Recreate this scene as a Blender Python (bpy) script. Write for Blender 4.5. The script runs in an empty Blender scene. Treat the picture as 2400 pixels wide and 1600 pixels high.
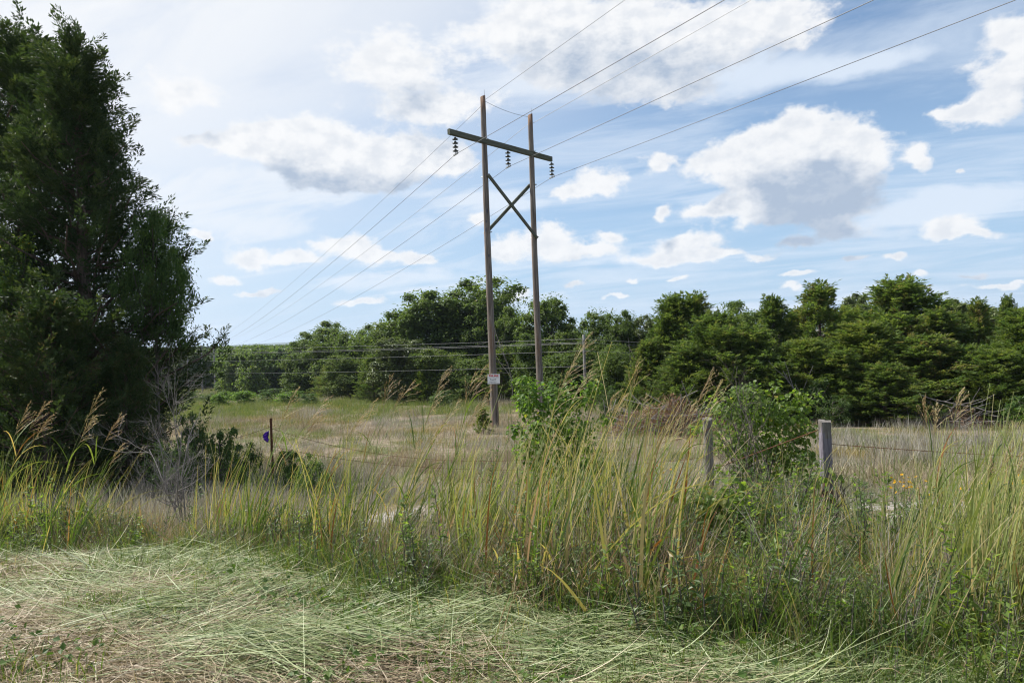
import bpy, math, random
import numpy as np
from mathutils import Vector, Matrix

rng = np.random.default_rng(11)
random.seed(11)
PI = math.pi
sc = bpy.context.scene
col = sc.collection

# ------------------------------------------------------------------ camera
CAM_Z = 1.65
ROLL = math.radians(2.05)
cam_d = bpy.data.cameras.new('camera')
cam_d.sensor_width = 36.0
cam_d.lens = 24.0
cam_d.clip_start = 0.05
cam_d.clip_end = 30000
cam = bpy.data.objects.new('camera', cam_d)
col.objects.link(cam)
cr, sr = math.cos(ROLL), math.sin(ROLL)
cam.matrix_world = Matrix(((cr, sr, 0, 0), (0, 0, -1, 0), (-sr, cr, 0, CAM_Z), (0, 0, 0, 1)))
sc.camera = cam

F_PX = 1568.0


def P(px, py, Y):
    """photo pixel (2352 wide) at depth Y metres -> world point"""
    u, v = (px - 1176) / F_PX, (784 - py) / F_PX
    return Vector((Y * (u * cr + v * sr), Y, CAM_Z + Y * (-u * sr + v * cr)))


# ------------------------------------------------------------------ light, sky, exposure
SUN_AZ, SUN_EL = math.radians(-66), math.radians(52)
SUN = Vector((math.sin(SUN_AZ) * math.cos(SUN_EL), math.cos(SUN_AZ) * math.cos(SUN_EL), math.sin(SUN_EL)))
sun_d = bpy.data.lights.new('sun', 'SUN')
sun_d.energy = 5.0
sun_d.angle = math.radians(0.6)
sun_d.color = (1.0, 0.955, 0.88)
sun = bpy.data.objects.new('sun', sun_d)
sun.rotation_euler = SUN.to_track_quat('Z', 'Y').to_euler()
sun.location = (-30, 10, 40)
col.objects.link(sun)

vs = sc.view_settings
vs.view_transform = 'Standard'
vs.look = 'None'
vs.exposure = 0.74
vs.gamma = 1.0
vs.use_curve_mapping = False

cy = sc.cycles
cy.max_bounces = 6
cy.diffuse_bounces = 4
cy.glossy_bounces = 2
cy.transmission_bounces = 4
cy.volume_bounces = 0
cy.transparent_max_bounces = 8
cy.caustics_reflective = False
cy.caustics_refractive = False
cy.sample_clamp_indirect = 4.0
cy.filter_width = 1.15
cy.use_denoising = True
try:
    cy.denoiser = 'OPENIMAGEDENOISE'
    cy.denoising_input_passes = 'RGB_ALBEDO_NORMAL'
    cy.denoising_prefilter = 'ACCURATE'
except Exception:
    pass


class NT:
    """small helper to write node trees as expressions"""
    def __init__(self, tree):
        self.t = tree
        self.n = tree.nodes
        self.l = tree.links

    def node(self, typ, **kw):
        nd = self.n.new(typ)
        for k, v in kw.items():
            setattr(nd, k, v)
        return nd

    def put(self, sock, v):
        if hasattr(v, 'is_linked') and hasattr(v, 'node'):
            self.l.new(v, sock)
        elif v is not None:
            sock.default_value = v

    def m(self, op, a, b=None, c=None, clamp=False):
        nd = self.node('ShaderNodeMath', operation=op, use_clamp=clamp)
        for i, v in enumerate((a, b, c)):
            if v is not None:
                self.put(nd.inputs[i], v)
        return nd.outputs[0]

    def v(self, op, a, b=None, c=None, out=0):
        nd = self.node('ShaderNodeVectorMath', operation=op)
        for i, x in enumerate((a, b, c)):
            if x is not None:
                self.put(nd.inputs[i], x)
        return nd.outputs['Value'] if out == 'Value' else nd.outputs[0]

    def sstep(self, x, lo, hi, a=0.0, b=1.0):
        nd = self.node('ShaderNodeMapRange', interpolation_type='SMOOTHSTEP')
        for k, val in zip(('Value', 'From Min', 'From Max', 'To Min', 'To Max'), (x, lo, hi, a, b)):
            self.put(nd.inputs[k], val)
        return nd.outputs[0]

    def noise(self, vec, scale, detail=4.0, rough=0.5, dist=0.0, out=0):
        nd = self.node('ShaderNodeTexNoise')
        if vec is not None:
            self.put(nd.inputs['Vector'], vec)
        nd.inputs['Scale'].default_value = scale
        nd.inputs['Detail'].default_value = detail
        nd.inputs['Roughness'].default_value = rough
        nd.inputs['Distortion'].default_value = dist
        return nd.outputs[out]

    def mix(self, f, a, b, blend='MIX'):
        nd = self.node('ShaderNodeMix', data_type='RGBA', blend_type=blend)
        self.put(nd.inputs[0], f)
        for s, x in ((nd.inputs[6], a), (nd.inputs[7], b)):
            self.put(s, x if not isinstance(x, tuple) else (*x[:3], 1.0))
        return nd.outputs[2]

    def ramp(self, f, stops):
        nd = self.node('ShaderNodeValToRGB')
        cr_ = nd.color_ramp
        while len(cr_.elements) < len(stops):
            cr_.elements.new(0.5)
        for e, (p, c) in zip(cr_.elements, stops):
            e.position = p
            e.color = (*c[:3], 1.0)
        self.put(nd.inputs[0], f)
        return nd.outputs[0]


def ae(px, py):
    d = P(px, py, 1.0) - Vector((0, 0, CAM_Z))
    h = math.hypot(d.x, d.y)
    return math.atan2(d.x, d.y), d.z / h


world = bpy.data.worlds.new('World')
sc.world = world
world.use_nodes = True
try:
    world.cycles.sampling_method = 'NONE'
except Exception:
    pass
w = NT(world.node_tree)
w.n.clear()
SKY_STRENGTH = 0.063
EXPO = 2 ** -0.74                                     # the sky is told in picture values
sky = w.node('ShaderNodeTexSky', sky_type='NISHITA', sun_disc=False)
sky.sun_elevation = SUN_EL
sky.sun_rotation = SUN_AZ
sky.altitude = 250
sky.air_density = 1.0
sky.dust_density = 0.6
sky.ozone_density = 1.4
dirv = w.node('ShaderNodeTexCoord').outputs['Generated']
sep = w.node('ShaderNodeSeparateXYZ')
w.l.new(dirv, sep.inputs[0])
dx, dy, dz = sep.outputs
hd = w.m('SQRT', w.m('MAXIMUM', w.m('ADD', w.m('MULTIPLY', dx, dx), w.m('MULTIPLY', dy, dy)), 1e-6))
el = w.m('DIVIDE', dz, hd)
az = w.m('ARCTAN2', dx, dy)
comb = w.node('ShaderNodeCombineXYZ')
w.l.new(az, comb.inputs[0])
w.l.new(el, comb.inputs[1])
pos = comb.outputs[0]
# the cumulus heaps: where each stands in the sky (photo pixel, half width, half height)
CUMULUS = [
    (600, 318, 95, 52), (700, 330, 130, 75), (820, 352, 145, 62), (935, 345, 90, 52), (1030, 358, 85, 46),
    (545, 338, 66, 34), (780, 398, 175, 36), (468, 320, 64, 18), (880, 418, 100, 24),
    (1710, 330, 60, 52), (1850, 305, 78, 58), (1800, 365, 110, 80), (1905, 352, 130, 80), (1985, 350, 95, 60),
    (1745, 415, 110, 66), (1850, 445, 150, 66), (1630, 482, 76, 24), (1770, 495, 125, 34), (1910, 470, 110, 46),
    (1620, 375, 66, 52), (1515, 378, 34, 30), (1380, 408, 88, 42), (1300, 440, 54, 22), (1517, 482, 22, 26),
    (1590, 562, 82, 36), (1520, 592, 90, 18), (1650, 590, 75, 17),
    (1255, 540, 70, 46), (1330, 580, 125, 24), (1160, 572, 66, 34), (1090, 515, 34, 16), (1395, 542, 46, 16),
    (800, 562, 84, 30), (870, 592, 75, 24), (955, 604, 46, 19), (590, 588, 85, 30), (700, 600, 70, 16),
    (1930, 525, 85, 34), (1835, 567, 46, 14), (2180, 515, 105, 36), (2215, 540, 110, 18), (2130, 366, 30, 34),
    (2300, 190, 125, 72), (2250, 258, 110, 42), (2340, 80, 105, 66), (2190, 268, 70, 20),
    (1200, 60, 170, 90), (1420, 60, 200, 85), (1610, 90, 200, 85), (1790, 50, 140, 70), (1520, 195, 170, 48), (1320, 160, 150, 58),
    (900, 140, 170, 85), (1010, 245, 170, 46), (410, 205, 95, 52),
    (1320, 656, 36, 12), (1442, 650, 24, 8), (1180, 678, 62, 15), (1838, 634, 54, 9), (1826, 660, 30, 8), (1957, 597, 42, 10),
    (2046, 592, 42, 11), (2120, 632, 34, 11), (2255, 630, 36, 7), (1745, 600, 48, 13), (1415, 686, 26, 7), (450, 538, 34, 15),
    (2212, 386, 22, 10), (520, 640, 52, 16), (830, 690, 90, 12), (2300, 655, 60, 9), (1555, 640, 36, 6),
    (600, 668, 60, 9),
]
# the same kind of heaps elsewhere round the horizon, out of the picture
crnd = random.Random(5)
for i in range(16):
    a0 = crnd.uniform(0.95, 2 * PI - 0.95)
    e0 = crnd.choice((0.12, 0.2, 0.34, 0.5)) * crnd.uniform(0.8, 1.25)
    CUMULUS.append(('dir', a0 if a0 < PI else a0 - 2 * PI, e0, crnd.uniform(0.12, 0.3), crnd.uniform(0.3, 0.6)))


# thin sheets of cloud spread out between the heaps
SHEETS = [(2060, 500, 340, 60), (1450, 596, 280, 26), (1280, 110, 520, 170), (760, 430, 340, 62), (1720, 170, 260, 70), (2230, 440, 220, 44),
          (600, 520, 320, 66), (1130, 470, 170, 46), (900, 650, 420, 34), (2000, 150, 200, 40), (300, 420, 300, 120), (1150, 690, 300, 22), (1900, 690, 480, 14)]


def cloud_field(p, heaps=None):
    best = None
    for c in (heaps or CUMULUS):
        if c[0] == 'dir':
            a0, e0, wa = c[1], c[2], c[3]
            he = wa * c[4] * 0.6
        else:
            a0, e0 = ae(c[0], c[1])
            wa = c[2] / F_PX * math.cos(a0) ** 2 * 0.98
            he = c[3] / F_PX * math.cos(a0) * 1.0
        q = w.v('MULTIPLY_ADD', p, (1 / wa, 1 / he, 0.0), (-a0 / wa, -e0 / he, 0.0))
        r2 = w.v('DOT_PRODUCT', q, q, out='Value')
        ex = w.m('POWER', 0.22, r2)                     # heaps add up where they crowd together
        best = ex if best is None else w.m('ADD', best, ex)
    return w.m('SUBTRACT', best, 0.22)                  # 0 on the rim of a lone heap


stretch = w.v('MULTIPLY', pos, (1.0, 1.35, 1.0))
w1 = w.v('SUBTRACT', w.noise(stretch, 9.0, 3.0, 0.55, out=1), (0.5, 0.5, 0.5))
w2 = w.v('SUBTRACT', w.noise(stretch, 34.0, 4.0, 0.6, out=1), (0.5, 0.5, 0.5))
warped = w.v('ADD', pos, w.v('MULTIPLY', w1, (0.075, 0.05, 0.0)))
warped = w.v('ADD', warped, w.v('MULTIPLY', w2, (0.022, 0.018, 0.0)))
fine = w.m('ADD', w.m('MULTIPLY', w.noise(stretch, 22.0, 9.0, 0.64), 0.75), w.m('MULTIPLY', w.noise(stretch, 70.0, 6.0, 0.6), 0.25))
f0 = cloud_field(warped)
dens = w.m('ADD', f0, w.m('MULTIPLY', w.m('SUBTRACT', fine, 0.5), 1.75))
# thickness of cloud on the way to the sun, seen from below: the same heaps looked up a little towards the sun
sunward = w.v('ADD', warped, (-0.020, 0.052, 0.0))
f1 = cloud_field(sunward)
fine1 = w.noise(w.v('ADD', stretch, (-0.012, 0.022, 0.0)), 26.0, 5.0, 0.6)
dens1 = w.m('ADD', f1, w.m('MULTIPLY', w.m('SUBTRACT', fine1, 0.5), 1.3))
puff_a = w.sstep(dens, 0.0, 0.50)
fine0 = w.noise(stretch, 26.0, 5.0, 0.6)
relief = w.sstep(w.m('SUBTRACT', fine1, fine0), -0.17, 0.21)     # side of each billow turned from the sun
body = w.m('MULTIPLY', w.sstep(dens1, 0.05, 1.6), w.m('ADD', 0.55, w.m('MULTIPLY', fine0, 0.95)), clamp=True)
shade = w.m('ADD', w.m('MULTIPLY', body, 0.88), w.m('MULTIPLY', w.m('MULTIPLY', relief, w.sstep(f0, 0.0, 0.9)), 0.30), clamp=True)
puff_col = w.mix(shade, (0.97, 0.975, 0.985), (0.44, 0.53, 0.67))
# thin high cloud, drawn out by the wind, thicker towards the sun
prj = w.m('ADD', w.m('MAXIMUM', dz, 0.0), 0.13)
cv = w.node('ShaderNodeCombineXYZ')
w.l.new(w.m('DIVIDE', dx, prj), cv.inputs[0])
w.l.new(w.m('DIVIDE', dy, prj), cv.inputs[1])
rot = w.node('ShaderNodeVectorRotate', rotation_type='Z_AXIS')
w.l.new(cv.outputs[0], rot.inputs[0])
rot.inputs['Angle'].default_value = math.radians(28)
wisp = w.noise(w.v('MULTIPLY', rot.outputs[0], (0.62, 1.5, 1.0)), 1.5, 9.0, 0.62, 0.7)
sund = w.v('DOT_PRODUCT', dirv, tuple(SUN), out='Value')
near_sun = w.sstep(sund, 0.26, 0.80)
veil = w.m('MULTIPLY', w.sstep(wisp, 0.36, 0.72), 0.66)
veil = w.m('MAXIMUM', veil, w.m('MULTIPLY', near_sun, w.sstep(wisp, 0.12, 0.58, 0.50, 0.97)))
sheet = w.m('ADD', cloud_field(warped, SHEETS), w.m('MULTIPLY', w.m('SUBTRACT', wisp, 0.5), 2.6))
veil = w.m('MAXIMUM', veil, w.sstep(sheet, -0.15, 0.95, 0.0, 0.88))
veil_col = w.mix(near_sun, (0.78, 0.87, 0.99), (0.95, 0.965, 0.985))
k = EXPO / SKY_STRENGTH
horizon = w.sstep(el, -0.02, 0.40, 0.82, 0.20)             # bright air low down
hsv = w.node('ShaderNodeHueSaturation')
hsv.inputs['Saturation'].default_value = 1.12
hsv.inputs['Value'].default_value = 1.25
w.l.new(sky.outputs[0], hsv.inputs['Color'])
c0 = w.mix(horizon, hsv.outputs[0], tuple(k * x for x in (0.44, 0.64, 0.90)))
c1 = w.mix(veil, c0, w.mix(1.0, veil_col, (k, k, k), 'MULTIPLY'))
c2 = w.mix(w.m('MULTIPLY', puff_a, 0.96), c1, w.mix(1.0, puff_col, (k, k, k), 'MULTIPLY'))
bgn = w.node('ShaderNodeBackground')
bgn.inputs['Strength'].default_value = SKY_STRENGTH
w.l.new(c2, bgn.inputs['Color'])
wo = w.node('ShaderNodeOutputWorld')
w.l.new(bgn.outputs[0], wo.inputs['Surface'])


# ------------------------------------------------------------------ materials
def new_mat(name):
    m = bpy.data.materials.new(name)
    m.use_nodes = True
    m.node_tree.nodes.clear()
    return m, NT(m.node_tree)


def principled(t, color, rough=0.8, spec=0.3):
    b = t.node('ShaderNodeBsdfPrincipled')
    t.put(b.inputs['Base Color'], color if not isinstance(color, tuple) else (*color[:3], 1.0))
    t.put(b.inputs['Roughness'], rough)
    t.put(b.inputs['Specular IOR Level'], spec)
    return b


def finish(t, bsdf):
    o = t.node('ShaderNodeOutputMaterial')
    t.l.new(bsdf, o.inputs['Surface'])


def leaf_mat(name, stops, trans=0.35, tcol=(1.5, 1.5, 0.8), rough=0.5, spec=0.35, per_obj=0.22):
    """leaf colour picked per leaf (attribute 'var') and a little per plant; light also shines through"""
    m, t = new_mat(name)
    a = t.node('ShaderNodeAttribute', attribute_name='var')
    oi = t.node('ShaderNodeObjectInfo')
    f = t.m('ADD', a.outputs['Fac'], t.m('MULTIPLY', t.m('SUBTRACT', oi.outputs['Random'], 0.5), per_obj), clamp=True)
    c = t.ramp(f, stops)
    b = principled(t, c, rough, spec)
    tr = t.node('ShaderNodeBsdfTranslucent')
    t.l.new(t.mix(1.0, c, tcol, 'MULTIPLY'), tr.inputs['Color'])
    mx = t.node('ShaderNodeMixShader')
    mx.inputs[0].default_value = trans
    t.l.new(b.outputs[0], mx.inputs[1])
    t.l.new(tr.outputs[0], mx.inputs[2])
    finish(t, mx.outputs[0])
    return m


def bark_mat(name, ca, cb, scale=(6, 6, 1.2)):
    m, t = new_mat(name)
    tc = t.node('ShaderNodeTexCoord').outputs['Object']
    n = t.noise(t.v('MULTIPLY', tc, scale), 3.0, 6.0, 0.6)
    c = t.ramp(n, [(0.3, ca), (0.7, cb)])
    b = principled(t, c, 0.9, 0.2)
    bp = t.node('ShaderNodeBump')
    bp.inputs['Strength'].default_value = 0.6
    bp.inputs['Distance'].default_value = 0.02
    t.l.new(n, bp.inputs['Height'])
    t.l.new(bp.outputs[0], b.inputs['Normal'])
    finish(t, b.outputs[0])
    return m


def wood_mat(name, stops, along=(14, 14, 0.5), stain=None, cracks=0.35):
    """weathered timber: grain drawn out along the local Z axis, dark checks, optional stain colour in patches"""
    m, t = new_mat(name)
    tc = t.node('ShaderNodeTexCoord').outputs['Object']
    g = t.noise(t.v('MULTIPLY', tc, along), 2.2, 7.0, 0.6, 0.4)
    c = t.ramp(g, stops)
    if stain:
        p = t.noise(t.v('MULTIPLY', tc, (3, 3, 0.45)), 1.3, 4.0, 0.6)
        c = t.mix(t.m('MULTIPLY', t.sstep(p, 0.5, 0.68), 0.65), c, stain)
    crk = t.noise(t.v('MULTIPLY', tc, (along[0] * 1.7, along[1] * 1.7, along[2] * 0.8)), 3.0, 3.0, 0.5)
    c = t.mix(t.m('MULTIPLY', t.sstep(crk, 0.60, 0.68), cracks * 2), c, (0.03, 0.026, 0.022))
    b = principled(t, c, 0.85, 0.2)
    bp = t.node('ShaderNodeBump')
    bp.inputs['Strength'].default_value = 0.7
    bp.inputs['Distance'].default_value = 0.015
    t.l.new(t.m('SUBTRACT', g, t.sstep(crk, 0.6, 0.68)), bp.inputs['Height'])
    t.l.new(bp.outputs[0], b.inputs['Normal'])
    finish(t, b.outputs[0])
    return m


def plain_mat(name, color, rough=0.6, spec=0.4, metal=0.0, vary=0.25, scale=20):
    m, t = new_mat(name)
    tc = t.node('ShaderNodeTexCoord').outputs['Object']
    n = t.noise(tc, scale, 4.0, 0.6)
    c = t.mix(t.m('MULTIPLY', n, vary), color, tuple(x * 0.35 for x in color))
    b = principled(t, c, rough, spec)
    b.inputs['Metallic'].default_value = metal
    finish(t, b.outputs[0])
    return m


M = {}
M['oak'] = leaf_mat('oak_leaves', [(0, (0.054, 0.094, 0.020)), (0.45, (0.086, 0.135, 0.030)), (0.85, (0.13, 0.17, 0.042)), (1, (0.16, 0.16, 0.05))], 0.42, rough=0.55, spec=0.3)
M['oak_pale'] = leaf_mat('pale_oak_leaves', [(0, (0.06, 0.09, 0.025)), (0.5, (0.10, 0.135, 0.04)), (1, (0.15, 0.17, 0.06))], 0.32, rough=0.45, spec=0.45)
M['cedar'] = leaf_mat('cedar_sprays', [(0, (0.050, 0.088, 0.024)), (0.5, (0.098, 0.148, 0.038)), (0.85, (0.145, 0.18, 0.048)), (1, (0.17, 0.135, 0.065))], 0.5, rough=0.6, spec=0.25)
M['cedar_yellow'] = leaf_mat('yellowish_cedar_sprays', [(0, (0.062, 0.108, 0.024)), (0.5, (0.105, 0.155, 0.034)), (1, (0.155, 0.175, 0.045))], 0.44, rough=0.6, spec=0.25)
M['cedar_shaded'] = leaf_mat('shaded_cedar_sprays', [(0, (0.024, 0.046, 0.015)), (0.5, (0.044, 0.074, 0.024)), (0.9, (0.070, 0.095, 0.030)), (1, (0.085, 0.07, 0.035))], 0.28, rough=0.6, spec=0.25)  # shade of the backlit left crowns is put into this leaf colour
M['bush'] = leaf_mat('bush_leaves', [(0, (0.055, 0.115, 0.022)), (0.5, (0.11, 0.185, 0.036)), (0.85, (0.17, 0.23, 0.05)), (1, (0.29, 0.24, 0.04))], 0.55, (1.5, 1.6, 0.6), 0.48, 0.35)
M['bush_light'] = leaf_mat('light_bush_leaves', [(0, (0.07, 0.125, 0.026)), (0.5, (0.135, 0.20, 0.042)), (0.85, (0.20, 0.255, 0.06)), (1, (0.29, 0.24, 0.06))], 0.55, (1.5, 1.6, 0.6), 0.48, 0.35)
M['shrub'] = leaf_mat('shrub_leaves', [(0, (0.035, 0.075, 0.018)), (0.5, (0.065, 0.12, 0.025)), (1, (0.12, 0.17, 0.035))], 0.38, (1.5, 1.6, 0.6), 0.5, 0.35)
M['forb'] = leaf_mat('forb_leaves', [(0, (0.042, 0.078, 0.022)), (0.6, (0.078, 0.125, 0.036)), (0.9, (0.125, 0.17, 0.05)), (1, (0.22, 0.17, 0.06))], 0.42, (1.4, 1.6, 0.7), 0.45, 0.4)
M['grass'] = leaf_mat('tall_grass_blades', [(0, (0.045, 0.085, 0.018)), (0.40, (0.085, 0.135, 0.03)), (0.66, (0.15, 0.19, 0.055)), (0.78, (0.30, 0.25, 0.12)), (0.92, (0.42, 0.34, 0.19)), (1, (0.22, 0.09, 0.035))], 0.38, (1.45, 1.5, 0.6), 0.5, 0.28, 0.12)
M['grass_pale'] = leaf_mat('pale_grass_blades', [(0, (0.12, 0.16, 0.05)), (0.5, (0.22, 0.26, 0.09)), (0.8, (0.33, 0.33, 0.15)), (1, (0.42, 0.32, 0.14))], 0.40, (1.4, 1.4, 0.65), 0.5, 0.28, 0.12)
M['straw'] = leaf_mat('dry_grass_stems', [(0, (0.17, 0.11, 0.07)), (0.35, (0.27, 0.19, 0.12)), (0.7, (0.36, 0.28, 0.18)), (1, (0.45, 0.38, 0.27))], 0.3, (1.1, 1.0, 0.8), 0.5, 0.4, 0.1)
M['field_dry'] = leaf_mat('dry_field_grass', [(0, (0.165, 0.13, 0.092)), (0.4, (0.265, 0.22, 0.15)), (0.75, (0.35, 0.315, 0.215)), (1, (0.42, 0.41, 0.33))], 0.3, (1.1, 1.0, 0.85), 0.6, 0.3, 0.25)
M['field_green'] = leaf_mat('green_field_grass', [(0, (0.075, 0.115, 0.03)), (0.5, (0.13, 0.175, 0.05)), (0.8, (0.22, 0.22, 0.085)), (1, (0.30, 0.25, 0.12))], 0.36, (1.4, 1.4, 0.7), 0.5, 0.35, 0.25)
M['field_grey'] = leaf_mat('grey_field_grass', [(0, (0.20, 0.18, 0.155)), (0.5, (0.31, 0.29, 0.255)), (1, (0.44, 0.43, 0.38))], 0.3, (1.1, 1.05, 0.9), 0.6, 0.3, 0.25)
M['field_gold'] = leaf_mat('golden_field_grass', [(0, (0.17, 0.14, 0.05)), (0.5, (0.27, 0.225, 0.085)), (1, (0.36, 0.31, 0.15))], 0.34, (1.2, 1.1, 0.7), 0.6, 0.3, 0.25)
M['hay'] = leaf_mat('mown_grass', [(0, (0.13, 0.085, 0.05)), (0.22, (0.32, 0.25, 0.165)), (0.42, (0.47, 0.40, 0.29)), (0.55, (0.35, 0.37, 0.20)), (0.72, (0.205, 0.27, 0.11)), (0.90, (0.40, 0.435, 0.27)), (1, (0.055, 0.095, 0.025))], 0.22, (1.2, 1.25, 0.8), 0.5, 0.35, 0.0)
M['culm'] = leaf_mat('grass_stalks', [(0, (0.11, 0.15, 0.04)), (0.5, (0.20, 0.23, 0.08)), (0.8, (0.34, 0.30, 0.13)), (1, (0.32, 0.18, 0.07))], 0.15, (1.2, 1.2, 0.7), 0.4, 0.5, 0.3)
M['seed'] = leaf_mat('seed_heads', [(0, (0.22, 0.145, 0.08)), (0.4, (0.36, 0.27, 0.15)), (0.75, (0.50, 0.42, 0.25)), (1, (0.34, 0.34, 0.17))], 0.4, (1.2, 1.1, 0.8), 0.5, 0.4, 0.35)
M['dead_twig'] = bark_mat('dead_twigs', (0.13, 0.12, 0.11), (0.27, 0.25, 0.24), (30, 30, 30))
M['brush'] = leaf_mat('dead_cedar_needles', [(0, (0.13, 0.075, 0.05)), (0.5, (0.22, 0.135, 0.09)), (0.85, (0.30, 0.21, 0.15)), (1, (0.20, 0.15, 0.05))], 0.25, (1.1, 1.0, 0.8), 0.7, 0.2)
M['bark'] = bark_mat('oak_bark', (0.06, 0.05, 0.042), (0.16, 0.14, 0.12))
M['cedar_bark'] = bark_mat('cedar_bark', (0.05, 0.038, 0.030), (0.17, 0.125, 0.10), (8, 8, 0.8))
M['stem'] = bark_mat('shrub_stems', (0.06, 0.05, 0.045), (0.17, 0.15, 0.13), (20, 20, 8))
M['flower'] = leaf_mat('yellow_petals', [(0, (0.62, 0.34, 0.02)), (1, (0.75, 0.5, 0.04))], 0.3, (1, 1, 0.6), 0.6, 0.2)
M['pole'] = wood_mat('utility_pole_wood', [(0.28, (0.055, 0.046, 0.040)), (0.5, (0.165, 0.140, 0.122)), (0.72, (0.31, 0.275, 0.25))], (9, 9, 0.35), (0.20, 0.10, 0.05))
M['arm'] = wood_mat('crossarm_wood', [(0.25, (0.045, 0.05, 0.036)), (0.5, (0.10, 0.105, 0.08)), (0.75, (0.17, 0.17, 0.14))], (12, 12, 0.6), (0.06, 0.085, 0.04), 0.2)
M['post'] = wood_mat('fence_post_wood', [(0.25, (0.10, 0.09, 0.085)), (0.5, (0.165, 0.15, 0.14)), (0.75, (0.28, 0.262, 0.25))], (26, 26, 1.6), None, 0.4)
M['post_base'] = wood_mat('stained_post_wood', [(0.25, (0.07, 0.042, 0.03)), (0.5, (0.17, 0.105, 0.075)), (0.75, (0.30, 0.22, 0.17))], (26, 26, 1.6), None, 0.4)
M['post_paint'] = wood_mat('purple_washed_wood', [(0.25, (0.09, 0.078, 0.10)), (0.5, (0.175, 0.16, 0.195)), (0.75, (0.27, 0.255, 0.29))], (26, 26, 1.6), None, 0.3)
M['insulator'] = plain_mat('porcelain', (0.055, 0.06, 0.062), 0.22, 0.6)
M['galv'] = plain_mat('galvanised_steel', (0.32, 0.33, 0.34), 0.5, 0.5, 0.7)
M['wire'] = plain_mat('conductor', (0.15, 0.15, 0.16), 0.5, 0.5, 0.3)
M['wire_pale'] = plain_mat('bright_wire', (0.36, 0.37, 0.39), 0.45, 0.5, 0.5)
M['wire_service'] = plain_mat('service_wire', (0.15, 0.155, 0.17), 0.5, 0.4, 0.3)
M['wire_grey'] = plain_mat('grey_wire', (0.16, 0.17, 0.18), 0.45, 0.5, 0.3)
M['rust'] = plain_mat('rusty_steel', (0.14, 0.062, 0.035), 0.85, 0.2, 0.2, 0.5, 60)
M['sign'] = plain_mat('white_sign_board', (0.78, 0.78, 0.80), 0.45, 0.4, 0, 0.05)
M['red'] = plain_mat('red_print', (0.50, 0.03, 0.04), 0.5, 0.3, 0, 0.05)
M['ink'] = plain_mat('dark_print', (0.06, 0.06, 0.08), 0.5, 0.3, 0, 0.05)
M['ribbon'] = plain_mat('purple_ribbon', (0.11, 0.03, 0.42), 0.55, 0.3, 0, 0.3, 40)
M['far_pole'] = wood_mat('old_grey_pole', [(0.25, (0.13, 0.125, 0.12)), (0.5, (0.24, 0.23, 0.22)), (0.75, (0.34, 0.33, 0.32))])
M['stone'] = plain_mat('pale_limestone', (0.38, 0.355, 0.335), 0.9, 0.2, 0, 0.6, 6)


# ------------------------------------------------------------------ mesh tools
class Geo:
    def __init__(self):
        self.V, self.F, self.var, self.mi, self.sm, self.n = [], [], [], [], [], 0

    def add(self, V, F, var=0.5, mi=0, smooth=False):
        V = np.asarray(V, dtype=np.float32).reshape(-1, 3)
        F = np.asarray(F, dtype=np.int64)
        self.V.append(V)
        self.F.append(F + self.n)
        self.var.append(np.broadcast_to(np.asarray(var, np.float32), (len(V),)))
        self.mi.append(np.full(len(F), mi, np.int32))
        self.sm.append(np.full(len(F), smooth, bool))
        self.n += len(V)
        return self

    def mesh(self, name, mats):
        me = bpy.data.meshes.new(name)
        V = np.concatenate(self.V)
        me.vertices.add(len(V))
        me.vertices.foreach_set('co', V.ravel())
        loops = np.concatenate([f.ravel() for f in self.F]).astype(np.int32)
        tot = np.concatenate([np.full(len(f), f.shape[1], np.int64) for f in self.F])
        me.loops.add(len(loops))
        me.loops.foreach_set('vertex_index', loops)
        me.polygons.add(len(tot))
        me.polygons.foreach_set('loop_start', np.concatenate(([0], np.cumsum(tot)[:-1])).astype(np.int32))
        for m in (mats if isinstance(mats, (list, tuple)) else [mats]):
            me.materials.append(m)
        me.polygons.foreach_set('material_index', np.concatenate(self.mi))
        me.polygons.foreach_set('use_smooth', np.concatenate(self.sm))
        at = me.attributes.new('var', 'FLOAT', 'POINT')
        at.data.foreach_set('value', np.concatenate(self.var).astype(np.float32))
        me.update(calc_edges=True)
        return me

    def obj(self, name, mats, parent=None, kind=None):
        o = bpy.data.objects.new(name, self.mesh(name, mats))
        col.objects.link(o)
        if parent is not None:
            o.parent = parent
        if kind:
            o['kind'] = kind
        return o


def unit(a):
    return a / np.maximum(np.linalg.norm(a, axis=-1, keepdims=True), 1e-9)


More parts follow.
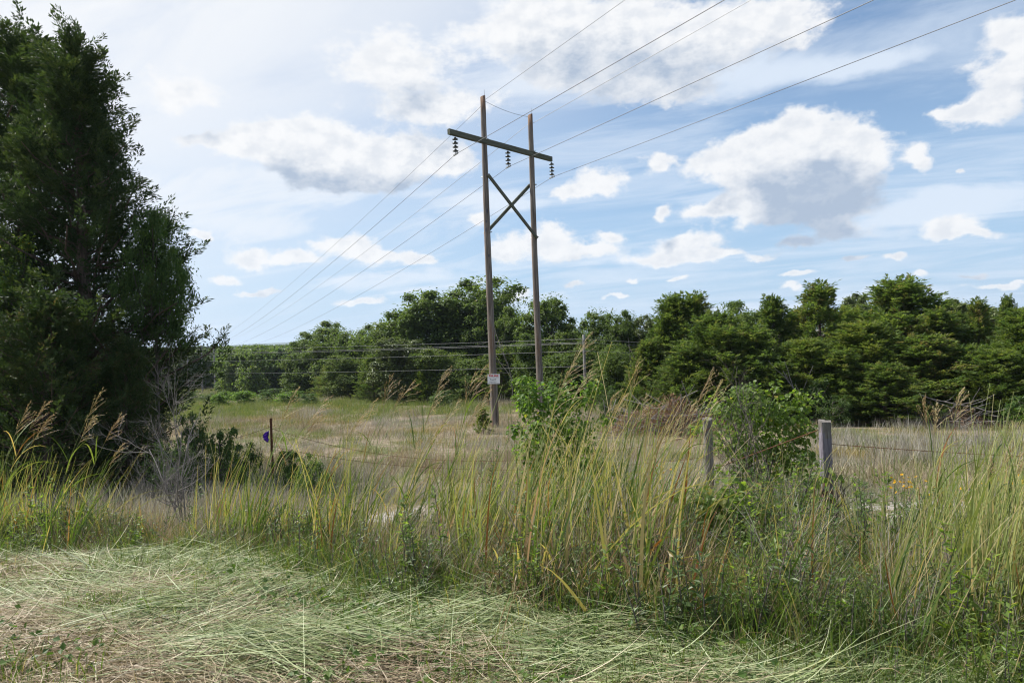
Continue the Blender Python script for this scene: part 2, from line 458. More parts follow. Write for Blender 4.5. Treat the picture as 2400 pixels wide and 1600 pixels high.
def blades(base, yaw, L, lean, bend, width, S=4, phi=None, droop_p=1.0, taper=0.12, turn=None):
    """flat grass blades; returns V, F and the number of vertices each blade has"""
    N = len(base)
    base, yaw, L, lean, bend, width = [np.broadcast_to(np.asarray(x, float), (N,) + np.asarray(base).shape[1:] if i == 0 else (N,)) for i, x in enumerate((base, yaw, L, lean, bend, width))]
    phi = rng.uniform(-1.2, 1.2, N) if phi is None else phi
    tt = np.linspace(0, 1, S + 1)
    th = lean[:, None] + bend[:, None] * tt[None, :] ** droop_p
    yw = yaw[:, None] + (0 if turn is None else np.asarray(turn)[:, None] * tt[None])
    d = np.stack([np.sin(th) * np.cos(yw), np.sin(th) * np.sin(yw), np.cos(th)], -1)
    step = d * (L / S)[:, None, None]
    pts = np.concatenate([np.zeros((N, 1, 3)), np.cumsum(step[:, :-1], 1)], 1) + np.asarray(base)[:, None, :]
    h = np.stack([-np.sin(yaw), np.cos(yaw), np.zeros(N)], -1)[:, None, :]
    n2 = np.cross(d, np.broadcast_to(h, d.shape))
    side = np.cos(phi)[:, None, None] * h + np.sin(phi)[:, None, None] * n2
    wprof = np.maximum(1 - tt ** 2.2, taper) * np.minimum(1, 0.55 + 1.5 * tt)
    off = side * (width[:, None] * wprof[None, :] * 0.5)[:, :, None]
    V = np.stack([pts - off, pts + off], 2).reshape(-1, 3)
    K = (S + 1) * 2
    f = np.array([[2 * i, 2 * i + 1, 2 * i + 3, 2 * i + 2] for i in range(S)])
    F = (np.arange(N)[:, None, None] * K + f[None]).reshape(-1, 4)
    return V, F, K, pts, d


def tubes(pts, rad, m=5):
    """pts (N,K,3), rad (N,K)"""
    pts, rad = np.asarray(pts, float), np.asarray(rad, float)
    N, K = pts.shape[:2]
    t = unit(np.gradient(pts, axis=1))
    ref = np.where(np.abs(t[..., 2:3]) > 0.85, np.array([1.0, 0, 0]), np.array([0, 0, 1.0]))
    a = unit(np.cross(t, ref))
    b = np.cross(t, a)
    ang = np.arange(m) * 2 * PI / m
    ring = a[:, :, None, :] * np.cos(ang)[None, None, :, None] + b[:, :, None, :] * np.sin(ang)[None, None, :, None]
    V = pts[:, :, None, :] + ring * rad[:, :, None, None]
    idx = np.arange(N * K * m).reshape(N, K, m)
    j = np.roll(np.arange(m), -1)
    F = np.stack([idx[:, :-1, :], idx[:, :-1][:, :, j], idx[:, 1:][:, :, j], idx[:, 1:, :]], -1).reshape(-1, 4)
    return V.reshape(-1, 3), F


def kites(c, d, n, L, W, fold=0.18, mid=0.45):
    """leaf cards: start c, direction d, facing n"""
    N = len(c)
    d = unit(d)
    s = unit(np.cross(d, n))
    n = np.cross(s, d)
    L = np.broadcast_to(np.asarray(L, float), (N,))[:, None]
    W = np.broadcast_to(np.asarray(W, float), (N,))[:, None]
    a = c
    l_ = c + d * L * mid + s * W * 0.5 + n * W * fold
    t_ = c + d * L - n * W * fold * 0.6
    r_ = c + d * L * mid - s * W * 0.5 + n * W * fold
    V = np.stack([a, l_, t_, r_], 1).reshape(-1, 3)
    F = np.arange(N * 4).reshape(N, 4)
    return V, F


def rvec(n):
    return unit(rng.normal(size=(n, 3)))


_lat = rng.random((64, 256, 256)).astype(np.float32)


def vnoise(x, y, scale, seed=0):
    x, y = np.asarray(x, float) / scale + 100.3, np.asarray(y, float) / scale + 100.7
    xi, yi = np.floor(x).astype(int), np.floor(y).astype(int)
    fx, fy = x - xi, y - yi
    fx, fy = fx * fx * (3 - 2 * fx), fy * fy * (3 - 2 * fy)
    g = _lat[seed % 64]
    q = lambda i, j: g[(xi + i) % 256, (yi + j) % 256]
    return (q(0, 0) * (1 - fx) + q(1, 0) * fx) * (1 - fy) + (q(0, 1) * (1 - fx) + q(1, 1) * fx) * fy


def fnoise(x, y, scale, seed=0):
    return (vnoise(x, y, scale, seed) + 0.5 * vnoise(x, y, scale / 2.1, seed + 1) + 0.25 * vnoise(x, y, scale / 4.3, seed + 2)) / 1.75


def tag(o, label, cat, group=None, kind=None):
    o['label'] = label
    o['category'] = cat
    if group:
        o['group'] = group
    if kind:
        o['kind'] = kind
    return o


def empty(name, loc=(0, 0, 0), rz=0.0):
    o = bpy.data.objects.new(name, None)
    o.empty_display_size = 0.2
    o.location = loc
    o.rotation_euler = (0, 0, rz)
    col.objects.link(o)
    return o


def copy_tree(o, parent=None):
    c = o.copy()
    col.objects.link(c)
    if parent is not None:
        c.parent = parent
    for ch in list(o.children):
        copy_tree(ch, c)
    return c


_used = set()


def take(proto):
    """first use is the built thing itself, later ones are copies"""
    if proto.name in _used:
        return copy_tree(proto)
    _used.add(proto.name)
    return proto


# ------------------------------------------------------------------ terrain
_ty = np.array([-80, 0, 3.5, 5, 6, 7.3, 9.7, 13.3, 20, 30, 62, 95, 180, 300, 480, 800, 1500, 4000, 9000.0])
_tz = np.array([0.1, 0.0, -0.01, -0.06, -0.18, -0.42, -0.72, -1.12, -1.62, -2.08, -3.4, -4.7, -8.6, -13, -12, -3, 2, 6, 10.0])


def gz(x, y):
    x, y = np.asarray(x, float), np.asarray(y, float)
    z = np.interp(y, _ty, _tz)
    z = z - 0.022 * np.clip(x - 4, 0, 60) * np.clip((y - 10) / 15, 0, 1)
    amp = np.clip((y - 2) / 6, 0, 1)
    z = z + amp * (0.16 * (vnoise(x, y, 3.1, 3) - 0.5) + 0.10 * (vnoise(x, y, 1.1, 4) - 0.5))
    # cut grass lies in loose swaths along the verge
    z = z + np.where((y > 2) & (y < 5.6), 0.06 * (vnoise(x, y * 2.2, 0.9, 8) - 0.5), 0)
    far = np.clip((y - 60) / 150, 0, 1)
    return z + far * 5.0 * (vnoise(x, y, 90, 5) - 0.5)


def ground_at(px, py):
    """photo pixel -> point on the ground"""
    o = Vector((0, 0, CAM_Z))
    d = P(px, py, 1.0) - o
    ys = np.exp(np.linspace(math.log(2.0), math.log(900.0), 2500))
    f = (CAM_Z + d.z * ys) - gz(d.x * ys, ys)
    i = np.argmax(f < 0)
    Y = ys[i]
    return float(d.x * Y), float(Y), float(gz(d.x * Y, Y))


def axis(lo, hi, n, k):
    t = np.linspace(math.asinh(lo * k), math.asinh(hi * k), n)
    return np.sinh(t) / k


gx = axis(-8000, 8000, 301, 0.25)
gy = axis(-90, 8500, 420, 0.35) + 4.0
X, Y = np.meshgrid(gx, gy)
Z = gz(X, Y)
g = Geo()
idx = np.arange(X.size).reshape(X.shape)
g.add(np.stack([X, Y, Z], -1), np.stack([idx[:-1, :-1], idx[:-1, 1:], idx[1:, 1:], idx[1:, :-1]], -1).reshape(-1, 4), 0.5, 0, True)

gmat, t = new_mat('field_soil')
tc = t.node('ShaderNodeTexCoord').outputs['Object']
n1 = t.noise(tc, 0.35, 6.0, 0.6)
n2 = t.noise(tc, 5.0, 7.0, 0.65)
n3 = t.noise(tc, 60.0, 4.0, 0.6)
c = t.ramp(n2, [(0.30, (0.075, 0.06, 0.042)), (0.5, (0.17, 0.138, 0.10)), (0.7, (0.29, 0.245, 0.19))])
c = t.mix(t.sstep(n1, 0.48, 0.62), c, t.ramp(n2, [(0.3, (0.045, 0.06, 0.02)), (0.7, (0.115, 0.125, 0.05))]))
gp, gd = ground_at(935, 1190), ground_at(2110, 1190)
gh = ground_at(330, 1150)
grav = None
for (cx, cy, rx, ry) in ((gp[0], gp[1], 0.6, 0.9), (gd[0], gd[1], 0.9, 0.55), (gd[0] + 0.6, gd[1] + 0.8, 0.9, 0.3), (gh[0] + 0.6, gh[1], 0.5, 0.4)):
    q = t.v('MULTIPLY_ADD', tc, (1 / rx, 1 / ry, 0), (-cx / rx, -cy / ry, 0))
    q = t.v('ADD', q, t.v('MULTIPLY', t.v('SUBTRACT', t.noise(tc, 2.6, 5.0, 0.6, out=1), (0.5, 0.5, 0.5)), (1.6, 1.6, 0)))
    r = t.v('LENGTH', q, out='Value')
    grav = r if grav is None else t.m('MINIMUM', grav, r)
gm = t.sstep(grav, 0.75, 1.05, 1.0, 0.0)
c = t.mix(gm, c, t.ramp(n3, [(0.3, (0.16, 0.14, 0.13)), (0.5, (0.28, 0.255, 0.24)), (0.7, (0.40, 0.375, 0.355))]))
b = principled(t, c, 0.95, 0.1)
bp = t.node('ShaderNodeBump')
bp.inputs['Strength'].default_value = 0.8
bp.inputs['Distance'].default_value = 0.03
t.l.new(t.m('ADD', n2, t.m('MULTIPLY', n3, 0.4)), bp.inputs['Height'])
t.l.new(bp.outputs[0], b.inputs['Normal'])
finish(t, b.outputs[0])
ground = g.obj('ground', gmat, None, 'structure')

# blue wooded ridge kilometres away
hx = np.linspace(-6500, 6500, 200)
hy = np.linspace(4300, 6600, 24)
X, Y = np.meshgrid(hx, hy)
prof = np.sin(np.clip((Y - 4300) / 2300, 0, 1) * PI)
Z = -12 + prof * (74 + 34 * (vnoise(X, Y * 0.3, 1100, 20) - 0.5) + 14 * (vnoise(X, Y * 0.3, 330, 21) - 0.5))
g = Geo()
idx = np.arange(X.size).reshape(X.shape)
g.add(np.stack([X, Y, Z], -1), np.stack([idx[:-1, :-1], idx[:-1, 1:], idx[1:, 1:], idx[1:, :-1]], -1).reshape(-1, 4), 0.5, 0, True)
hm, t = new_mat('wooded_hill')
hn = t.noise(t.node('ShaderNodeTexCoord').outputs['Object'], 0.02, 6.0, 0.7)
hb = principled(t, t.ramp(hn, [(0.3, (0.02, 0.035, 0.015)), (0.7, (0.06, 0.085, 0.03))]), 0.9, 0.1)
finish(t, hb.outputs[0])
hills = g.obj('hills', hm, None, 'structure')

# the air: even, pale, thin
HZ = (-18.0, 95.0)
g = Geo()
hv = [(x, y, z) for z in HZ for (x, y) in ((-9000, -100), (9000, -100), (9000, 9000), (-9000, 9000))]
g.add(hv, [(0, 3, 2, 1), (4, 5, 6, 7), (0, 1, 5, 4), (1, 2, 6, 5), (2, 3, 7, 6), (3, 0, 4, 7)])
hzm, t = new_mat('pale_air')
pv = t.node('ShaderNodeVolumePrincipled')
pv.inputs['Color'].default_value = (0.66, 0.80, 1.0, 1)
pv.inputs['Density'].default_value = 0.00013
pv.inputs['Anisotropy'].default_value = 0.2
o_ = t.node('ShaderNodeOutputMaterial')
t.l.new(pv.outputs[0], o_.inputs['Volume'])
haze = g.obj('haze', hzm, None, 'stuff')
tag(haze, 'thin pale blue air between the camera and the far ridge', 'haze', None, 'stuff')


# ------------------------------------------------------------------ trees
def measure(root, crown):
    V = np.concatenate(crown.V)
    root['H'] = float(np.percentile(V[:, 2], 99.97))
    root['R'] = float(np.percentile(np.hypot(V[:, 0], V[:, 1]), 97))


def make_oak(name, H, R, K, per, leaf, mat, seed, low=0.16, lumpy=0.5, kind_mesh=False):
    r = np.random.default_rng(seed)
    # crown outline made of a few big lobes, filled with small leaf clumps
    nl = 8
    la = r.uniform(0, 2 * PI, nl)
    lh = np.linspace(low + 0.14, 0.84, nl) * H
    prof = np.sin(np.clip((lh / H - low) / (1.06 - low), 0.05, 1) * PI) ** 0.55
    lr = R * prof * r.uniform(0.3, 0.66, nl)
    lobes = np.stack([np.cos(la) * lr, np.sin(la) * lr, lh], -1)
    lobes = np.concatenate([lobes, [[0, 0, H * 0.78], [0, 0, H * max(0.5, low + 0.3)], [r.uniform(-.3, .3) * R, r.uniform(-.3, .3) * R, H * max(0.34, low + 0.24)]]])
    lrad = np.concatenate([R * r.uniform(0.42, 0.60, nl), [R * 0.5, R * 0.66, R * 0.66]])
    k = r.integers(0, len(lobes), K)
    dirs = unit(r.normal(size=(K, 3)))
    c = lobes[k] + dirs * lrad[k, None] * (r.uniform(0.3, 1.0, (K, 1)) ** 0.6) * np.array([1, 1, 1.05])
    c[:, 2] = np.clip(c[:, 2], low * H * 0.6, H * 0.97)
    rad = R * r.uniform(0.12, 0.23, K) * (1 - 0.35 * (c[:, 2] / H))
    g = Geo()
    n = K * per
    u = unit(r.normal(size=(n, 3)))
    cc = np.repeat(c, per, 0)
    rr = np.repeat(rad, per)[:, None]
    p = cc + u * rr * r.uniform(0.25, 1.1, (n, 1)) * np.array([1.1, 1.1, 0.85])
    nrm = unit(u * 0.7 + np.array([0, 0, 0.75]) + r.normal(size=(n, 3)) * 0.45)
    d = unit(np.cross(nrm, r.normal(size=(n, 3))) + np.array([0, 0, -0.25]))
    var = np.clip(np.repeat(r.uniform(0.25, 0.65, K), per) + r.normal(0, 0.16, n), 0, 1)
    nf = int(n * 0.45)                                            # loose leaves between the clumps
    kf = r.choice(len(lobes), nf, p=lrad ** 2 / (lrad ** 2).sum())
    uf = unit(r.normal(size=(nf, 3)))
    pf = lobes[kf] + uf * lrad[kf, None] * r.uniform(0.35, 1.03, (nf, 1)) * np.array([1, 1, 1.0])
    pf[:, 2] = np.clip(pf[:, 2], low * H * 0.3 + 0.2, H)
    nf_ = unit(uf * 0.5 + np.array([0, 0, 0.8]) + r.normal(size=(nf, 3)) * 0.5)
    p, nrm = np.concatenate([p, pf]), np.concatenate([nrm, nf_])
    d = np.concatenate([d, unit(np.cross(nf_, r.normal(size=(nf, 3))) + np.array([0, 0, -0.25]))])
    var = np.concatenate([var, np.clip(r.normal(0.42, 0.18, nf), 0, 1)])
    n += nf
    L = leaf * r.uniform(0.65, 1.3, n)
    V, F = kites(p, d, nrm, L, L * r.uniform(0.45, 0.7, n), 0.2)
    crown = Geo().add(V, F, np.repeat(var, 4), 0)
    # trunk and limbs
    tr = Geo()
    tp = np.array([[0, 0, -0.3], [0.05 * R, 0, 0.2 * H], [0.0, 0.06 * R, 0.45 * H], [0.04 * R, 0.0, 0.8 * H]]) + np.concatenate([[[0, 0, 0]], r.normal(0, 0.04 * R, (3, 3))])
    ts = np.linspace(0, 1, 9)
    tpi = np.stack([np.interp(ts, np.linspace(0, 1, 4), tp[:, i]) for i in range(3)], -1)
    r0 = 0.017 * H
    V, F = tubes(tpi[None], (r0 * (1 - 0.85 * ts) + 0.01)[None], 7)
    tr.add(V, F, 0.5, 0, True)
    sel = r.choice(K, min(K, 46), replace=False)
    z0 = np.clip(c[sel, 2] - r.uniform(0.1, 0.3, len(sel)) * H, 0.12 * H, 0.75 * H)
    base = np.stack([np.interp(z0, tpi[:, 2], tpi[:, 0]), np.interp(z0, tpi[:, 2], tpi[:, 1]), z0], -1)
    q = np.linspace(0, 1, 5)[None, :, None]
    bp_ = base[:, None] * (1 - q) + c[sel][:, None] * q
    bp_[:, 1:4] += r.normal(0, 0.025 * R, (len(sel), 3, 3))
    bp_[:, :, 2] -= (np.sin(q[..., 0] * PI) * 0.03 * H)
    br = r0 * 0.33 * (1 - 0.85 * q[0, :, 0])[None] * r.uniform(0.6, 1.2, (len(sel), 1)) + 0.006
    V, F = tubes(bp_, br, 4)
    tr.add(V, F, 0.5, 0, True)
    if kind_mesh:
        gg = Geo()
        gg.V, gg.F, gg.var, gg.mi, gg.sm, gg.n = crown.V + tr.V, crown.F + [f + crown.n for f in tr.F], crown.var + tr.var, crown.mi + [m + 1 for m in tr.mi], crown.sm + tr.sm, crown.n + tr.n
        return bpy.data.objects.new(name, gg.mesh(name, [mat, M['bark']]))
    root = empty(name)
    tr.obj('trunk', M['bark'], root)
    crown.obj('crown', mat, root)
    measure(root, crown)
    return root


def make_cedar(name, H, R, nb, clumps, per, spray, mat, seed, shape='cone', droop=0.0, low=0.04, bare=0.0, foot=0.6, plume=0.26, barkmat='cedar_bark'):
    r = np.random.default_rng(seed)
    tr = Geo()
    ts = np.linspace(0, 1, 10)
    tw = np.stack([r.normal(0, 0.012 * H, 10) * ts, r.normal(0, 0.012 * H, 10) * ts, ts * H * 0.97 - 0.3 * (1 - ts)], -1)
    tw[:, :2] = np.cumsum(tw[:, :2], 0) * 0.35
    V, F = tubes(tw[None], (0.016 * H * (1 - 0.93 * ts) + 0.008)[None], 8)
    tr.add(V, F, 0.5, 0, True)
    h = low + (1 - low) * (np.arange(nb) + r.uniform(0, 1, nb)) / nb
    if shape == 'cone':
        rp = np.clip(1.01 - h, 0, 1) ** 1.05 * np.clip(foot + h * 2.0, 0, 1)
    else:                                                         # broad, blunt top
        rp = np.clip(1.01 - h, 0, 1) ** 0.74 * np.clip(0.6 + h * 1.5, 0, 1)
    blen = R * rp * np.where(r.random(nb) < 0.25, r.uniform(0.9, 1.04, nb), r.uniform(0.5, 0.98, nb)) + 0.035 * H
    a = np.arange(nb) * 2.39996 + r.uniform(-0.5, 0.5, nb)
    up = np.radians(14 + 46 * h ** 1.3 + r.uniform(-16, 20, nb)) - droop
    z0 = h * H * 0.97
    base = np.stack([np.interp(z0, tw[:, 2], tw[:, 0]), np.interp(z0, tw[:, 2], tw[:, 1]), z0], -1)
    q = np.linspace(0, 1, 6)
    dirh = np.stack([np.cos(a), np.sin(a), np.zeros(nb)], -1)
    bend = r.uniform(0.05, 0.25, nb)
    pts = base[:, None] + dirh[:, None] * (blen * np.cos(up))[:, None, None] * q[None, :, None]
    pts[:, :, 2] += (blen * np.sin(up))[:, None] * q[None] + (blen * bend)[:, None] * (q ** 2)[None] - (blen * 0.10)[:, None] * np.sin(q * PI)[None]
    pts[:, 1:] += r.normal(0, 0.02 * R, (nb, 5, 3))
    V, F = tubes(pts, (0.0042 * H * (0.35 + 0.65 * blen / blen.max()))[:, None] * (1 - 0.82 * q)[None] + 0.004, 4)
    tr.add(V, F, 0.5, 0, True)
    # foliage clumps along the outer part of each branch
    s = 1 - (1 - r.uniform(0.0, 1.0, (nb, clumps)) ** 1.15 * 0.0) * r.uniform(0.0, 0.78, (nb, clumps)) ** 1.25
    s = np.clip(s, bare, 1.0)
    fi = s * 5
    i0 = np.clip(fi.astype(int), 0, 4)
    fr = (fi - i0)[..., None]
    bi = np.arange(nb)[:, None]
    cc = pts[bi, i0] * (1 - fr) + pts[bi, i0 + 1] * fr
    bd = unit(pts[bi, i0 + 1] - pts[bi, i0])
    off = np.stack([-np.sin(a), np.cos(a), np.zeros(nb)], -1)[:, None] * r.normal(0, 1, (nb, clumps, 1)) * (0.16 * blen[:, None, None] * (1.25 - s[..., None]) + 0.04 * R)
    cc = cc + off + np.array([0, 0, 1]) * r.normal(0, 0.075 * R, (nb, clumps, 1))
    keep = r.random((nb, clumps)) > 0.06
    cc, bd = cc[keep], bd[keep]
    nC = len(cc)
    # each clump is a plume of sprays that narrows to a tip
    n = nC * per
    ax = unit(bd + np.array([0, 0, 0.30]) + r.normal(0, 0.42, (nC, 3)))
    plen = R * plume * r.uniform(0.6, 1.35, nC)
    q1 = r.uniform(0, 1, n) ** 0.85
    axn = np.repeat(ax, per, 0)
    u = unit(r.normal(size=(n, 3)))
    p = np.repeat(cc, per, 0) + axn * (np.repeat(plen, per) * q1)[:, None] + u * (R * 0.054 * (1.05 - 0.9 * q1) * r.uniform(0.2, 1.2, n))[:, None]
    d = unit(axn * 1.0 + u * 0.65 + r.normal(size=(n, 3)) * 0.25)
    nrm = unit(r.normal(size=(n, 3)) + np.array([0, 0, 0.7]))
    var = np.clip(np.repeat(r.uniform(0.02, 0.88, nC), per) + r.normal(0, 0.12, n), 0, 1)
    L = spray * r.uniform(0.6, 1.35, n)
    V, F = kites(p, d, nrm, L, L * r.uniform(0.20, 0.38, n), 0.12, 0.5)
    crown = Geo().add(V, F, np.repeat(var, 4), 0)
    root = empty(name)
    tr.obj('trunk', M[barkmat], root)
    crown.obj('crown', mat, root)
    measure(root, crown)
    return root


def place(proto, px, top, Y, halfw, label, cat, group=None, dz=0.0, rz=None, name=None):
    """stand a tree so that its top is at photo height TOP and its half width is HALFW photo pixels, Y metres off"""
    o = take(proto)
    tp = P(px, top, Y)
    z = float(gz(tp.x, Y)) + dz
    s = (tp.z - z) / proto['H']
    w_ = halfw / F_PX * Y / proto['R']
    o.location = (tp.x, Y, z)
    o.scale = (w_, w_, s)
    o.rotation_euler = (0, 0, random.uniform(0, 6.28) if rz is None else rz)
    tag(o, label, cat, group)
    return o


OAK = [make_oak('oak_tree', 10, 3.6, 130, 170, 0.24, M['oak'], 101, low=0.03),
       make_oak('oak_tree', 10, 3.3, 120, 170, 0.24, M['oak'], 102, low=0.03),
       make_oak('oak_tree', 10, 3.9, 135, 170, 0.24, M['oak'], 103, low=0.03),
       make_oak('oak_tree', 10, 3.4, 84, 170, 0.24, M['oak'], 104, low=0.16),
       make_oak('oak_tree', 10, 3.6, 110, 170, 0.24, M['oak_pale'], 105, low=0.05)]
CED = [make_cedar('cedar_tree', 7, 2.0, 110, 9, 34, 0.155, M['cedar'], 201),
       make_cedar('cedar_tree', 7, 2.2, 120, 9, 34, 0.155, M['cedar'], 202, 'broad'),
       make_cedar('cedar_tree', 7, 1.9, 80, 9, 32, 0.155, M['cedar'], 203, bare=0.4),
       make_cedar('cedar_tree', 7, 2.3, 120, 9, 34, 0.155, M['cedar_yellow'], 204, 'broad')]

# the two dark cedars on the left are near enough for finer sprays
big = make_cedar('cedar_tree', 10.5, 3.1, 155, 12, 76, 0.085, M['cedar_shaded'], 301, 'cone', low=0.03, foot=0.45, plume=0.17)
place(big, 182, 56, 15.0, 268, 'huge dark cedar with a ragged cone crown towering over the roadside on the left', 'tree', 'dark cedars on the left', rz=0.4)
big2 = make_cedar('cedar_tree', 10.5, 2.9, 150, 12, 70, 0.085, M['cedar_shaded'], 302, 'cone', low=0.03, plume=0.17)
place(big2, 40, 30, 16.5, 320, 'tallest dark cedar, its tip highest in the picture, behind the ragged one', 'tree', 'dark cedars on the left', rz=1.9)
sm = make_cedar('cedar_tree', 5.2, 2.0, 100, 9, 50, 0.085, M['cedar_shaded'], 303, 'broad', low=0.02)
place(sm, 95, 650, 12.6, 190, 'short bushy grey-green cedar standing in front of the huge dark cedars', 'tree', 'dark cedars on the left')
place(sm, 282, 760, 13.4, 100, 'low dark cedar filling the foot of the huge cedar beside the dead shrub', 'tree', 'dark cedars on the left')
place(sm, -120, 560, 14.2, 220, 'dark cedar cut off by the left edge of the picture', 'tree', 'dark cedars on the left')
elm = make_oak('elm_tree', 8, 3.0, 64, 210, 0.12, M['shrub'], 310, low=0.5)
place(elm, 346, 480, 14.8, 92, 'leafy elm with drooping branch tips on the sunny side of the huge cedar', 'tree')
for c_ in elm.children:
    pass
yel = make_oak('hackberry_tree', 7, 2.6, 50, 170, 0.13, M['bush'], 311, low=0.1)
place(yel, 30, 505, 13.9, 150, 'yellowish leafy tree tucked between the dark cedars at the left edge', 'tree')

# oak wood behind the utility poles, left to right
G1 = 'oaks in the wood behind the poles'
lab_oaks = [
    (0, 1062, 640, 62, 118, 'tallest oak of the wood, its top just left of the sign pole'),
    (1, 985, 672, 63, 85, 'high rounded oak on the left shoulder of the tallest oak'),
    (2, 905, 715, 66, 80, 'oak where the wood begins to rise towards the tallest oak'),
    (0, 838, 742, 74, 66, 'flat-topped oak in the middle of the sloping line of the wood'),
    (1, 770, 735, 84, 58, 'oak with a small peaked top near the left end of the wood'),
    (2, 712, 762, 96, 50, 'last oak at the left end of the wood beside the valley'),
    (3, 1128, 668, 60, 62, 'dark oak rising directly behind the sign pole'),
    (2, 1175, 705, 57, 50, 'brownish-green oak in the gap between the two poles'),
    (3, 1262, 672, 52, 70, 'loose-crowned oak rising behind the right pole'),
    (1, 1322, 742, 50, 55, 'low oak just right of the right pole, behind the grey pole'),
    (3, 1398, 706, 47, 60, 'open-crowned oak with sky showing through, right of the grey pole'),
    (2, 1447, 712, 46, 38, 'small dark oak with a round head left of the twin-topped cedar'),
    (4, 1508, 722, 45, 48, 'pale yellow-green oak peeping out left of the twin-topped cedar'),
    (4, 1972, 672, 42, 62, 'pale oak with a clustered top between the right-hand cedars'),
    (2, 1690, 690, 40, 70, 'dark oak behind the cedars right of the twin-topped one'),
    (4, 2170, 690, 44, 90, 'pale oak seen behind the pointed cedars near the right edge'),
    (4, 2290, 700, 46, 90, 'pale oak furthest right, behind the cedars at the right edge'),
    (1, 690, 800, 84, 46, 'light-leaved young oak at the left foot of the wood'),
    (4, 925, 775, 56, 62, 'lighter oak leaning out in front of the wood, left of the sign'),
    (0, 800, 815, 70, 52, 'low dark oak at the front of the wood in its left half'),
    (0, 1010, 800, 55, 60, 'low dark oak at the front of the wood below the tallest oak'),
    (2, 1220, 765, 50, 55, 'low oak filling the gap between the two poles'),
    (1, 1085, 815, 53, 58, 'low shaded oak just left of the sign pole'),
    (1, 1290, 800, 44, 60, 'low oak in front of the wood just right of the right pole'),
    (0, 1410, 790, 41, 55, 'low shaded oak between the grey pole and the cedars'),
]
for k_, px, top, Y_, hw, lab in lab_oaks:
    place(OAK[k_], px, top, Y_, hw * 1.15, lab, 'tree', G1)
lab_front = [
    (0, 855, 812, 60, 40, 'narrow dark cedar at the front of the oak wood'),
    (1, 760, 838, 74, 42, 'dark cedar at the front of the oak wood, left end'),
    (0, 1150, 800, 51, 44, 'dark cedar behind the sign pole'),
    (3, 978, 838, 54, 36, 'small bright cedar at the foot of the oak wood'),
    (1, 1352, 842, 43.5, 44, 'cedar at the foot of the grey pole'),
]
for k_, px, top, Y_, hw, lab in lab_front:
    place(CED[k_], px, top, Y_, hw * 1.1, lab, 'tree', 'cedars along the front of the oak wood')

# cedars on the right
G2 = 'cedars in the tree line on the right'
lab_ced = [
    (0, 1543, 672, 34, 66, 'left top of the twin-topped cedar pair right of the grey pole'),
    (2, 1592, 668, 33.5, 66, 'right top of the twin-topped cedar pair right of the grey pole'),
    (1, 1640, 712, 31, 74, 'broad cedar in front of the twin-topped pair, above the brush pile'),
    (0, 1775, 676, 33, 54, 'cedar with a single sharp tip above the left fence post'),
    (1, 1712, 742, 30, 74, 'broad low cedar behind the left fence post'),
    (2, 1884, 642, 32, 76, 'ragged open cedar with bare grey branches above the right fence post'),
    (1, 2072, 632, 33, 95, 'widest cedar, with a rounded top, highest of the right-hand trees'),
    (3, 1985, 735, 30, 84, 'yellow-green cedar in front of the pale oak'),
    (0, 2150, 705, 31, 70, 'cedar on the right flank of the widest cedar'),
    (2, 2242, 682, 31, 44, 'slim pointed cedar with a visible trunk near the right edge'),
    (0, 2312, 676, 33, 30, 'thinnest cedar spire near the right edge'),
    (3, 2362, 705, 28, 78, 'yellowish cedar cut by the right edge of the picture'),
    (3, 1850, 775, 29, 66, 'bright green low cedar below the ragged one'),
    (1, 2110, 765, 29, 84, 'low dark cedar in front of the widest cedar'),
    (3, 2290, 800, 27, 64, 'low yellowish cedar near the right edge'),
    (1, 2205, 790, 28.5, 66, 'low cedar between the widest cedar and the slim pointed one'),
    (0, 1930, 800, 28, 66, 'low cedar directly behind the right fence post'),
    (1, 1580, 790, 30, 58, 'low dark cedar right behind the brush pile'),
    (0, 1490, 775, 33, 52, 'dark cedar on the left flank of the twin-topped pair'),
    (1, 2030, 830, 27, 58, 'lowest cedar at the edge of the field below the widest cedar'),
    (0, 1790, 830, 28, 60, 'lowest cedar at the edge of the field between the fence posts'),
    (0, 1828, 705, 34, 56, 'cedar filling the gap left of the ragged open cedar'),
    (3, 1940, 700, 35, 56, 'yellow-green cedar in the gap just left of the pale oak'),
    (0, 2205, 715, 34, 56, 'cedar in the gap between the widest cedar and the slim pointed one'),
    (1, 1668, 745, 29.5, 60, 'low cedar above the right end of the brush pile'),
]
for k_, px, top, Y_, hw, lab in lab_ced:
    place(CED[k_], px, top, Y_, hw * (1.4 if k_ in (0, 2) else 1.75), lab, 'tree', G2)
for i in range(5):                                               # the tree line goes on outside the frame
    place(CED[i % 4], 2480 + 130 * i, 690 + 25 * (i % 3), 28 - i * 0.7, 90, 'cedar in the tree line beyond the right edge', 'tree', 'cedars beyond the right edge')


# ------------------------------------------------------------------ power line
def box_between(a, b, w_, h_, up=(0, 0, 1)):
    a, b = Vector(a), Vector(b)
    d = (b - a).normalized()
    s = d.cross(Vector(up)).normalized() * (w_ / 2)
    u = s.cross(d).normalized() * (h_ / 2)
    V = [a - s - u, a + s - u, a + s + u, a - s + u, b - s - u, b + s - u, b + s + u, b - s + u]
    return [tuple(v) for v in V], [(0, 3, 2, 1), (4, 5, 6, 7), (0, 1, 5, 4), (1, 2, 6, 5), (2, 3, 7, 6), (3, 0, 4, 7)]


